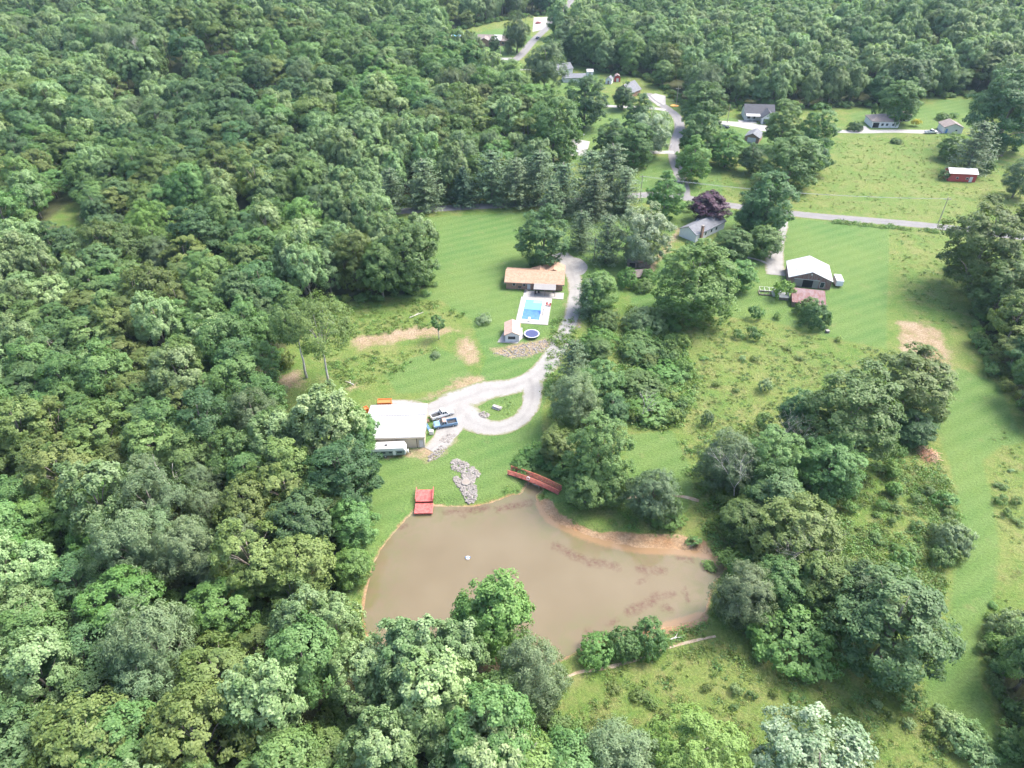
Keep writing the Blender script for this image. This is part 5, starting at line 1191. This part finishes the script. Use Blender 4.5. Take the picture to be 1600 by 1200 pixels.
t = thing('chicken_run', 'low wire pen with timber base left of the barn', 'pen', G(1186,461), math.radians(-9)); MB().box(0,4.4,0,.12,0,.4).box(0,4.4,2.3,2.42,0,.4).box(0,.12,.12,2.3,0,.4).box(4.28,4.4,.12,2.3,0,.4).build('base_boards', OLD_WOOD, t)
mb = MB()
for x in (.06,1.5,2.9,4.34):
    for y in (.06,2.36): mb.box(x-.04,x+.04,y-.04,y+.04,.4,1.7)
    mb.box(x-.04,x+.04,.1,2.32,1.62,1.7)
mb.box(0,4.4,.02,.1,1.70,1.76).box(0,4.4,2.32,2.4,1.70,1.76).build('frame', TRIM, t); mb = MB()
for i in range(22): mb.tube([(.1+i*.2,.06,.4),(.1+i*.2,.06,1.7)],.012,3).tube([(.1+i*.2,2.36,.4),(.1+i*.2,2.36,1.7)],.012,3)
mb.build('wire_mesh', plain('green_wire', (.10,.24,.18), .6, .1), t)
t = thing('chicken_coop', 'small white coop at the end of the wire pen', 'coop', G(1207,463), math.radians(-9)); gable(t, 2.2, 2.2, 1.3, .4, WHITE_WALL, ROOF_WHITE, 'x', .15); MB().box(.8,1.3,-.05,.01,.3,.9).build('hatch', OLD_WOOD, t)
leanto('small_shelter', 'small low white-roofed shelter below the light green barn tree', 'shed', G(1217,468), math.radians(-9), 2.6, 1.8, .9, 1.3, OLD_WOOD, ROOF_WHITE)
t = thing('planter_box', 'small grey box standing alone on the barn lawn', 'box', G(1291,521), .1); MB().box(0,.9,0,.9,0,.7).build('case', STONE, t, bevel=.03); MB().box(-.05,.95,-.05,.95,.7,.78).build('lid', GREY_ROOF, t)

# ---- neighbours' houses
p, rz, ln = front((1086,379), (1131,357)); t = thing('house', 'pale house with grey roof and brick chimney beside the purple tree', 'house', p, rz)
gable(t, ln, 7.0, 2.9, 1.9, WHITE_WALL, SHINGLE_GREY, 'x', .4); c_ = MB().box(2.2,3.1,-.75,-.02,0,5.6).build('chimney', BRICK, t); MB().box(2.1,3.2,-.85,.08,5.6,5.8).build('cap', STONE, c_)
for x in (5.2, 8.6, 11.6): window(t, x, 1.0, 1.0, 1.3)
door(t, 7.0, .1, 1.0, 2.1); MB().cyl((ln-2.4,4.8,4.0),.18,.7,8).build('roof_vent', BLACKP, t)
t = thing('satellite_dish', 'white dish on a post at the corner of the grey-roofed house', 'dish', G(1088,356)); MB().cyl((0,0,0),.05,3.0,6).build('post', STEEL, t); MB().add([(0,0,3.0)]+[(.55*math.cos(i*.524),-.25-.1,3.2+.55*math.sin(i*.524)) for i in range(12)], [(0,1+i,1+(i+1)%12) for i in range(12)]).build('dish', TRIM, t)
t = leanto('old_shed', 'old shed with rust and white roof under the silvery tree', 'shed', G(996,418), math.radians(-6), 4.2, 3.6, 1.9, 2.5, OLD_WOOD, RUST2); leanto('old_shed', 'old shed with grey roof left of the rusty one', 'shed', G(980.5,418), math.radians(-4), 3.0, 3.8, 2.0, 2.6, OLD_WOOD, GREY_ROOF, (.5,2.4))
p = G(988,441); t = thing('old_shed', 'overgrown shed with brown roof below the two small sheds', 'shed', p, math.radians(10)); gable(t, 5.4, 4.6, 1.8, 1.0, OLD_WOOD, SHINGLE_BROWN, 'x', .3); door(t, 2.0, .05, .9, 1.6, m=OLD_WOOD)
p = G(1163,188); t = thing('house', 'white house with dark slate roof and garage among the far trees', 'house', p, math.radians(-6)); gable(t, 14.0, 10.5, 3.2, 3.2, WHITE_WALL, SHINGLE_DARK, 'x', .5); gable(t, 6.2, 9.0, 3.1, 2.3, WHITE_WALL, SHINGLE_DARK, 'y', .45, x0=7.4, y0=-5.0)
MB().box(8.1,12.9,-5.08,-4.98,.1,2.5).build('garage_door', SHINGLE_GREY, t); MB().prism_x([(-2.6,2.75),(.2,3.25),(.2,3.4),(-2.6,2.9)],.2,7.0).build('porch_roof', ROOF_WHITE, t)
for x in (1.0, 3.6): window(t, x, .9, 1.6, 1.5)
for x in (.4, 3.4, 6.6): MB().box(x,x+.14,-2.5,-2.36,0,2.75).build('porch_post', TRIM, t)
door(t, 5.6, .1, 1.0, 2.1); MB().box(-3.2,5.6,-4.2,-.05,0,.12).build('porch_floor', CONCRETE, t)
p = G(1163,221); t = thing('garage', 'small grey-roofed brick garage below the white house', 'garage', p, math.radians(-28)); gable(t, 6.4, 8.0, 2.5, 1.6, BRICK, SHINGLE_GREY, 'y', .4); MB().box(1.2,5.0,-.06,.02,.05,2.2).build('garage_door', TRIM, t)
p = G(1361,199.5); t = thing('house', 'pale house with tan hip roof behind the long drive', 'house', p, math.radians(-2)); hip(t, 13.0, 9.5, 3.0, 2.2, WHITE_WALL, SHINGLE_BROWN)
for x in (4.4, 6.6, 9.6): window(t, x, .9, 1.3, 1.3)
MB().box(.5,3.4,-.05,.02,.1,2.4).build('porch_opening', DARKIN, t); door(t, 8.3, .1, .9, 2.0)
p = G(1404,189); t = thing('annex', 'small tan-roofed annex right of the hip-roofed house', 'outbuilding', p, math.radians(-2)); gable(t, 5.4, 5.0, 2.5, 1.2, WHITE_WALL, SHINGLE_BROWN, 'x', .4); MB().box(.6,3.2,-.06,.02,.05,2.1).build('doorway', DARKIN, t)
p = G(1473,208); t = thing('garage', 'pale garage with brown roof at the right end of the drive', 'garage', p, math.radians(-6)); gable(t, 8.6, 7.5, 2.8, 1.7, WHITE_WALL, SHINGLE_BROWN, 'y', .4); window(t, 5.2, 1.0, 1.0, .9); door(t, .8, .05, 1.0, 2.0, m=BLUE_PAINT)
p, rz, ln = front((1480,283), (1523,285)); t = thing('small_barn', 'bright red small barn with white roof in the upper field', 'barn', p, rz); gable(t, ln, 5.4, 3.4, 1.2, RED_WALL, ROOF_WHITE, 'x', .3); window(t, 3.0, 1.0, .9, .9); window(t, 6.8, 1.0, 1.0, .9, trim=TRIM); door(t, 8.2, .05, 1.2, 2.1)
leanto('red_shed', 'small dark red shed half hidden behind the layered pine', 'shed', G(1496,244), 0, 4.0, 3.0, 2.0, 2.4, RED_WALL, RUST2); leanto('red_shed', 'small brown shed right of the layered pine', 'shed', G(1552,244), 0, 4.2, 3.0, 2.0, 2.3, OLD_WOOD, ROOF_WORN)
p = G(962,150); t = thing('house', 'far house with steep pale roof behind the neat round tree', 'house', p, math.radians(-38)); gable(t, 9.0, 11.0, 3.0, 3.6, BRICK, SHINGLE_GREY, 'y', .5); window(t, 2.0, 1.0, 1.3, 1.3); window(t, 5.6, 1.0, 1.3, 1.3); door(t, 4.0, .1, .9, 2.0)
p = G(946,131); t = thing('garden_shed', 'small white garden shed left of the far steep-roofed house', 'shed', p, math.radians(-20)); gable(t, 3.4, 4.2, 2.4, 1.4, WHITE_WALL, SHINGLE_GREY, 'y', .25); door(t, 1.1, .05, 1.1, 1.8, m=OLD_WOOD)
p = G(960,128); t = thing('garden_shed', 'small red round-topped shed with white trim behind the far house', 'shed', p, 0)
MB().prism_y([(0,0),(3.4,0),(3.4,2.0),(2.9,3.0),(1.7,3.6),(.5,3.0),(0,2.0)], 0, 3.6).build('wall', RED_WALL, t); MB().prism_y([(-.2,1.95),(.4,3.05),(1.7,3.72),(3.0,3.05),(3.6,1.95),(3.6,2.1),(3.05,3.2),(1.7,3.9),(.35,3.2),(-.2,2.1)], -.2, 3.8).build('roof', RUST2, t); door(t, 1.0, .05, 1.4, 1.9)
p = G(917,119); t = thing('garden_shed', 'small white shed among the far dark trees', 'shed', p, 0); gable(t, 3.6, 4.0, 2.4, 1.0, WHITE_WALL, ROOF_WHITE, 'x', .25); door(t, 1.2, .05, 1.0, 1.9, m=OLD_WOOD)
p = G(746,70); t = thing('house', 'far long ranch house with brown roofs beside the far road', 'house', p, math.radians(-8)); gable(t, 24.0, 11.0, 3.0, 2.4, BRICK, SHINGLE_BROWN, 'x', .5); gable(t, 8.0, 7.0, 3.0, 2.2, BRICK, SHINGLE_BROWN, 'y', .5, x0=1.5, y0=-4.0); MB().prism_x([(-.6,3.2),(5.5,5.5),(5.5,5.65),(-.6,3.35)],11.0,16.5).build('light_roof_patch', ROOF_WHITE, t); window(t, 11.5, 1.0, 1.6, 1.3); window(t, 17, 1.0, 1.6, 1.3); door(t, 14.5, .1, 1, 2.1)
t = thing('round_pool', 'round above-ground pool with pale wall among the far trees', 'pool', G(713,58)); MB().cyl((0,0,0),3.6,1.2,28).build('wall', WHITE_WALL, t); MB().cyl((0,0,1.201),3.4,.02,28).build('water', PW, t)
p = G(868,118); t = thing('house', 'far white gabled house behind the pale spreading tree', 'house', p, math.radians(28)); gable(t, 12.0, 8.0, 2.8, 2.4, WHITE_WALL, SHINGLE_GREY, 'x', .4); window(t, 3, 1, 1.2, 1.2); window(t, 7, 1, 1.2, 1.2); door(t, 5.2, .1, 1, 2)
p = G(880,129); t = thing('garage', 'far low garage with dark grey roof beside the large dark tree', 'garage', p, math.radians(4)); gable(t, 13.0, 7.0, 2.5, 1.4, WHITE_WALL, SHINGLE_GREY, 'x', .5); MB().box(1,5,-.06,.02,.1,2.2).build('garage_door', TRIM, t); MB().box(6,10,-.06,.02,.1,2.2).build('garage_door', TRIM, t)
p = G(252,398); t = thing('house', 'reddish-roofed house half hidden in the left wood', 'house', p, math.radians(12)); gable(t, 12.0, 8.0, 2.8, 2.2, WHITE_WALL, RUST2, 'x', .4); window(t, 3, 1, 1.2, 1.2); window(t, 7, 1, 1.2, 1.2); door(t, 5.2, .1, 1, 2)
p = G(210,404); t = thing('garden_shed', 'small grey shed half hidden in the left wood', 'shed', p, math.radians(20)); gable(t, 4.0, 4.0, 2.4, 1.2, OLD_WOOD, SHINGLE_GREY, 'y', .3); door(t, 1.4, .05, 1.0, 1.9)

# ---- poles, posts and small things
def pole(base, h, label, arm=1.2, transformer=False):
    t = thing('utility_pole', label, 'pole', G(*base)); MB().cyl((0,0,-.2),.16,h+.2,8,'z',.11).build('post', POLE_WOOD, t)
    if arm: MB().box(-arm,arm,-.06,.06,h-.8,h-.66).build('crossarm', POLE_WOOD, t)
    for x in (-arm*.9, 0, arm*.9) if arm else (): MB().cyl((x,0,h-.66 if x else h),.05,.18,6).build('insulator', TRIM, t)
    if transformer: MB().cyl((.28,-.1,h-2.4),.22,.8,10).build('transformer', STEEL, t)
    return t
pole((1056,167), 10, 'utility pole beside the side road curve'); pole((928,409), 10, 'utility pole with transformer beside the ranch house drive', 0, True); pole((1466,349), 10, 'utility pole on the far side of the road above the tilled field')
pole((797,80), 11, 'tall pale pole before the far ranch house'); pole((782,96), 10, 'pole beside the bright far drive'); pole((874,34), 11, 'pole at the far crossroads'); pole((1136,192), 9, 'slim pole left of the white house with dark roof', 0); pole((1000,312), 10, 'utility pole among the pines by the road')
A1, B1 = G(1466,349), G(1000,312)
for i, x in enumerate((-1.0, 1.0)):
    a_, b_ = A1+Vector((x,0,9.5)), B1+Vector((x,0,9.5)); pts_ = [a_.lerp(b_, k/14)-Vector((0,0,2.0*4*(k/14)*(1-k/14))) for k in range(15)]
    o = MB().tube(pts_, .03, 4).build('power_line', STEEL); tag(o, ['upper overhead wire along the road', 'lower overhead wire along the road'][i], 'wire')
for c, l in (((912,216), 'white marker post on the far square lawn'), ((1055,199), 'white marker post beside the side road'), ((1048,232), 'white marker post at the short pale drive')):
    t = thing('marker_post', l, 'post', G(*c)); MB().box(-.08,.08,-.08,.08,0,1.6).build('post', TRIM, t); MB().box(-.25,.25,-.06,.3,1.6,1.9).build('box', TRIM, t)
mb = MB(); rs3 = random.Random(9)
for i in range(340):
    a = rs3.uniform(0,6.28); r = 2.1*math.sqrt(rs3.random()); z = .9*(1-(r/2.3)**2)*rs3.uniform(.3,1.1)+.05; b_ = rs3.uniform(0,6.28); l_ = rs3.uniform(.5,1.3)
    mb.tube([(r*math.cos(a),r*math.sin(a)*1.3,z),(r*math.cos(a)+l_*math.cos(b_),r*math.sin(a)*1.3+l_*math.sin(b_),max(.03,z+rs3.uniform(-.3,.25)))], .035, 3)
o = mb.build('brush_pile', two_tone('reddish_dead_twigs', (.36,.17,.09,1), (.42,.28,.20,1), scale=1)); o.location = G(1449,710); tag(o, 'reddish-brown pile of dead brush at the edge of the mown lane', 'brush pile')
for a_, b_, l in (((1080,851),(1107,838),'pale fallen branch on the clay bank of the pond'), ((1046,1000),(1066,997),'pale fallen branch beside the pond bushes'), ((640,497),(662,489),'grey log lying in the rough grass left of the young tree'), ((553,602),(540,597),'grey rock-like log below the tall bare trunk')):
    p, q = G(*a_), G(*b_); o = MB().tube([Vector((0,0,.15)), (q-p)*.5+Vector((0,.15,.22)), (q-p)+Vector((0,0,.3))], [.16,.13,.06], 6).tube([(q-p)*.4+Vector((0,0,.2)), (q-p)*.6+Vector((.2,.9,.5))], [.08,.03], 5).build('fallen_branch', BARK_PALE); o.location = p; o.location.z = float(ground_z(np.array([[p.x,p.y]]))[0][0]); tag(o, l, 'branch')
o = MB().blob((0,0,.2),(2.2,1.6,.5),random.Random(3),12,5,.15).build('mulch_heap', plain('orange_mulch', (.60,.30,.08), .9, .15)); o.location = G(1054,166); tag(o, 'low orange mulch heap at the foot of the roadside pole', 'heap')
# ------------------------------------------------------------------ shrubs, weeds and scrub
def place_shrub(k, cx, cy, w_px, hr, label, group=None, cat='bush', name='bush'):
    w = 2.0
    for _ in range(5):
        h = w*hr; p = G(cx, cy, h*.45); w = w_px/pxscale(p.x, p.y, h*.45+p.z)
    z = float(ground_z(np.array([[p.x, p.y]]))[0][0]); o = bpy.data.objects.new(name, WIDE[k] if w > 5 and k in WIDE else R_.choice(SHR[k])); COL.objects.link(o)
    o.location = (p.x, p.y, z-.08); e_ = R_.uniform(.75, 1.3) if name == 'shrub' else R_.uniform(.92, 1.1); o.scale = (w/4*e_, w/4/e_, w*hr/2.6); o.rotation_euler.z = R_.uniform(0, 6.28); return tag(o, label, cat, group)
BIG_BUSH = [('pale',1008,500,60,.5,'pale yellow-green bush at the top of the thicket beside the property edge'),('mid',1005,545,74,.30,'broad mid green bush in the thicket right of the drive bend'),('bright',1045,580,60,.26,'bright bush on the right side of the thicket'),
 ('mid',1000,600,72,.34,'tall green bush in the middle of the thicket'),('bright',1020,640,74,.26,'bright leafy bush at the lower end of the thicket'),('mid',992,530,40,.6,'upright bush on the left of the thicket'),
 ('mid',945,500,46,.6,'green bush beside the drive below the pale tree'),('bright',935,530,50,.6,'light bush right of the drive above the bend'),('bright',840,710,52,.4,'leafy bright bush beside the footbridge start'),('mid',880,725,50,.6,'green bush behind the middle of the footbridge'),
 ('bright',1238,990,140,.42,'wide dense bright bush in front of the olive trees'),('bright',1195,975,60,.7,'small bright bush left of the wide dense bush'),('mid',1012,997,62,.8,'rounded bush on the near pond bank'),('mid',975,1005,56,.7,'middle bush on the near pond bank'),('bright',935,1015,60,.55,'light low bush on the near pond bank'),
 ('mid',1418,1092,46,.7,'dark small bush below the very large lane tree'),('grey',1490,840,62,.7,'blue-green bush at the left edge of the mown lane'),('pale',1585,985,70,.7,'pale silvery bush at the right frame edge'),('pale',1510,1150,60,.6,'pale low bush near the bottom of the mown lane'),('pale',1485,1135,46,.6,'small pale bush left of the lane bottom'),('pale',1530,1185,46,.6,'pale bush at the bottom of the mown lane'),
 ('dark',1276,495,44,.9,'round dark green bush below the barn'),('mid',1262,480,36,.7,'mid green bush behind the rusty shed'),('lime',1226,455,32,.9,'light green small tree-like bush before the barn'),('mid',1181,490,24,.8,'small round bush on the yard lawn'),('bright',1215,494,14,.7,'tiny light bush below the wire pen'),('mid',1178,522,24,.7,'bush in the meadow below the yard lawn'),('mid',1155,523,18,.7,'smaller meadow bush left of the other'),
 ('grey',1195,604,22,.8,'small grey bush alone in the middle meadow'),('grey',1107,656,22,1.0,'pale grey bush above the greyish tree'),('bright',980,435,34,.8,'light bush left of the overgrown shed'),('bright',1015,432,30,.7,'light bush covering the overgrown shed'),('mid',1005,446,30,.6,'green bush in front of the overgrown shed'),('dark',1078,385,16,.7,'dark bush at the left corner of the grey-roofed house'),('dark',1078,324,18,.8,'small dark bush left of the purple tree'),
 ('dark',1337,198,22,.6,'dark round bush left of the long drive'),('dark',1365,175,9,2.2,'narrow dark evergreen left of the hip-roofed house'),('dark',1404,189,11,2.2,'narrow dark evergreen right of the hip-roofed house'),('yellow',1432,193,14,.7,'golden yellow bush between the house and the garage'),('mid',1475,182,22,.5,'green hedge-like bush behind the far garage'),('mid',1490,180,14,.5,'small bush right of the hedge-like bush'),
 ('mid',1401,220,18,.4,'low bush in the upper field'),('dark',1476,275,18,.7,'dark bush at the left end of the red barn'),('olive',700,1140,80,.6,'olive bush at the bottom edge'),('grey',730,1130,80,1.0,'grey spiky shrub among the bottom trees'),('mid',1085,845,22,.5,'low bush at the right end of the clay bank'),('bright',1110,880,22,.4,'bright reeds-like bush at the right tip of the pond'),
 ('bright',1040,800,60,.5,'low bright bush under the grey feathery tree'),('grey',755,500,26,.35,'low grey brushy bush on the lawn left of the pool'),('grey',680,555,16,.4,'low grey bush on the mound'),('bright',820,725,40,.4,'low bright bush left of the footbridge start')]
for e in BIG_BUSH: place_shrub(*e)
SPOT = [(1000,1085,26),(960,1075,18),(1015,1095,22),(1040,1120,20),(900,1135,20),(1105,1075,16),(1150,1078,16),(1175,1085,14),(1147,1106,12),(1335,1105,16),(1300,1130,14),(1260,1120,14),(1335,1130,16),(1370,1100,14),(1305,1110,12),(1240,1090,14),(1210,1085,12),
 (1562,758,16),(1588,783,16),(1565,782,18),(1575,802,14),(1590,815,16),(1580,735,8),(1552,946,14),(1546,965,14),(1548,990,18),(1395,1120,16),(1420,1130,18),(1450,1120,16),(1470,1110,18),(1455,1145,18),(1480,1165,22),(1500,1125,16),(1520,1140,18),(1540,1160,16),(1560,1185,20),(1180,560,14),(1160,560,10),(1230,545,12),(1150,610,10),(1190,650,12),(1120,600,12),(1100,560,12),
 (1310,530,10),(1250,560,10),(1390,645,12),(1420,640,10)]
sp = sorted(SPOT, key=lambda q: q[0]); cells = {}
for (x, y, w) in sp:
    r = ('in the lower meadow below the pond path' if x < 1230 else 'beside the lower end of the mown lane') if y > 1000 else ('on the dry strip right of the mown lane' if x > 1500 else 'in the middle meadow below the barn')
    cells.setdefault(r, []).append((x, y, w))
for r, l in cells.items():
    for i, (x, y, w) in enumerate(l): place_shrub(R_.choice(['bright', 'pale', 'weed', 'weed', 'mid']), x, y, w*1.1, R_.uniform(.3, .75), 'small weedy shrub %s, %s' % (r, nth(i, len(l))), 'small meadow shrubs', 'shrub', 'shrub')

def tuft(seed, n, h, sp_, half, asp, mat):
    """one plant of the rough grass"""
    r = np.random.default_rng(seed); P = np.c_[r.normal(0, sp_, (n, 2)), r.uniform(.03, h*.7, n)]; d = unit(np.c_[P[:, :2]*.8+r.normal(0, .3, (n, 2)), np.full(n, .9)])
    Nn = unit(np.array([0, 0, .9])+r.normal(0, .5, (n, 3))); V, F = leaf_quads(P, Nn, half*.8, asp*1.3, r); me = mesh_np('tuft', V, F, mat)
    a = me.attributes.new('tint', 'FLOAT', 'FACE'); a.data.foreach_set('value', np.clip(r.normal(.45, .25, n), 0, 1).astype(np.float32)); return me
TUFTS = [tuft(1, 34, .55, .32, .22, .28, LM['weed']), tuft(2, 40, .8, .42, .26, .35, LM['weed']), tuft(3, 30, .5, .4, .25, .14, LM['straw']), tuft(4, 36, .6, .36, .20, .45, LM['mid']), tuft(5, 40, .9, .5, .24, .4, LM['bright']), tuft(6, 26, .45, .35, .24, .14, LM['straw'])]
ZONES = [  # outline in the photograph, plants per square metre, sorts, size
 ([(985,500),(1080,498),(1200,505),(1300,532),(1390,550),(1400,580),(1350,600),(1270,650),(1180,670),(1080,690),(1060,620),(990,600)], 1.3, (0,0,2,2,3,5), .7),
 ([(985,480),(1060,500),(1090,600),(1060,670),(990,670),(975,560)], 2.0, (3,4,1), 1.3),
 ([(1330,740),(1440,690),(1480,740),(1500,800),(1490,880),(1470,940),(1330,900),(1310,800)], 3.4, (0,1,3,4,0,2), .85),
 ([(1530,690),(1610,660),(1610,1000),(1540,1010),(1560,900),(1552,780)], .5, (0,2,3,5), .7),
 ([(880,1070),(980,1035),(1120,1000),(1180,1030),(1320,1060),(1440,1090),(1540,1210),(850,1210),(860,1120)], 1.5, (0,0,2,3,5,1), .8),
 ([(1060,690),(1180,665),(1270,680),(1330,780),(1320,930),(1200,1000),(1110,960),(1120,870),(1090,800)], 1.6, (0,1,3,4), 1.0),
 ([(500,470),(560,465),(690,470),(740,500),(700,510),(540,530),(540,550),(690,545),(600,600),(520,605),(490,560)], 1.0, (0,4,1,0), .75),
 ([(905,1015),(1050,985),(1110,970),(1110,990),(1040,1010),(900,1045)], 1.6, (0,4,2), .8),
 ([(1120,265),(1240,262),(1320,215),(1480,212),(1490,255),(1600,300),(1600,355),(1250,325),(1085,300)], .45, (0,0,2,2,5), .7),
 ([(1390,362),(1500,372),(1480,420),(1540,470),(1520,520),(1480,510),(1400,490)], .45, (0,2,5,3), .7),
 ([(1290,343),(1490,362),(1490,367),(1290,348)], 2.0, (1,3,4), 1.0),
 ([(860,790),(900,790),(990,835),(1080,845),(1100,840),(1060,800),(980,800),(900,770)], .8, (0,2,4), .7),
 ([(565,905),(590,858),(640,800),(633,800),(582,858),(556,905),(548,960),(562,970)], 1.0, (0,2,4), .45),
 ([(780,768),(840,768),(860,800),(900,820),(890,790),(850,765),(800,755)], 1.5, (0,2,4), .6),
 ([(760,630),(790,622),(804,632),(795,648),(765,650)], .8, (0,4), .5),
 ([(860,500),(960,480),(975,520),(975,660),(860,670),(850,620)], 1.0, (0,4,1), .9),
 ([(140,370),(335,360),(335,402),(262,448),(232,448),(212,408),(140,410)], .5, (0,4,3), 1.0),
]
P_, K_, S_ = [], [], []
for pts_, dens, sorts, size in ZONES:
    w = poly_w(pts_); ar = .5*abs(np.dot(w[:, 0], np.roll(w[:, 1], 1))-np.dot(w[:, 1], np.roll(w[:, 0], 1))); n = int(ar*dens); q = rand_in(w, n, rng)
    cl = smooth_noise(q[:, 0], q[:, 1], 3.2, 7)+smooth_noise(q[:, 0], q[:, 1], 1.3, 8); q = q[cl+rng.normal(0, .7, len(q)) > -.3]
    q = q[sdf(q, POND) > .6] if len(q) else q; P_.append(q); K_ += list(rng.choice(sorts, len(q))); S_ += list(size*rng.uniform(.5, 1.5, len(q)))
P_ = np.concatenate(P_); S_ = np.array(S_); zz = ground_z(P_)[0]
scatter('meadow_weeds', TUFTS, np.c_[P_, zz-.03], np.c_[np.zeros((len(P_), 2)), rng.uniform(0, 6.28, len(P_))], np.c_[S_, S_, S_*rng.uniform(.6, 1.2, len(P_))], K_, 'rough grass and weeds of the meadows', 'weeds')

# ------------------------------------------------------------------ the air
HZ = bpy.data.materials.new('haze'); HZ.use_nodes = True; hn = HZ.node_tree.nodes; hn.remove(hn['Principled BSDF'])
pv = hn.new('ShaderNodeVolumePrincipled'); pv.inputs['Color'].default_value = (.55,.80,1.0,1); pv.inputs['Density'].default_value = .00006; pv.inputs['Anisotropy'].default_value = .2
HZ.node_tree.links.new(pv.outputs[0], hn['Material Output'].inputs['Volume'])
hz = MB().box(-5200, 5200, -700, 6200, -4, 118).build('haze', HZ); tag(hz, 'thin bluish summer haze over the whole place', 'haze', kind='stuff')
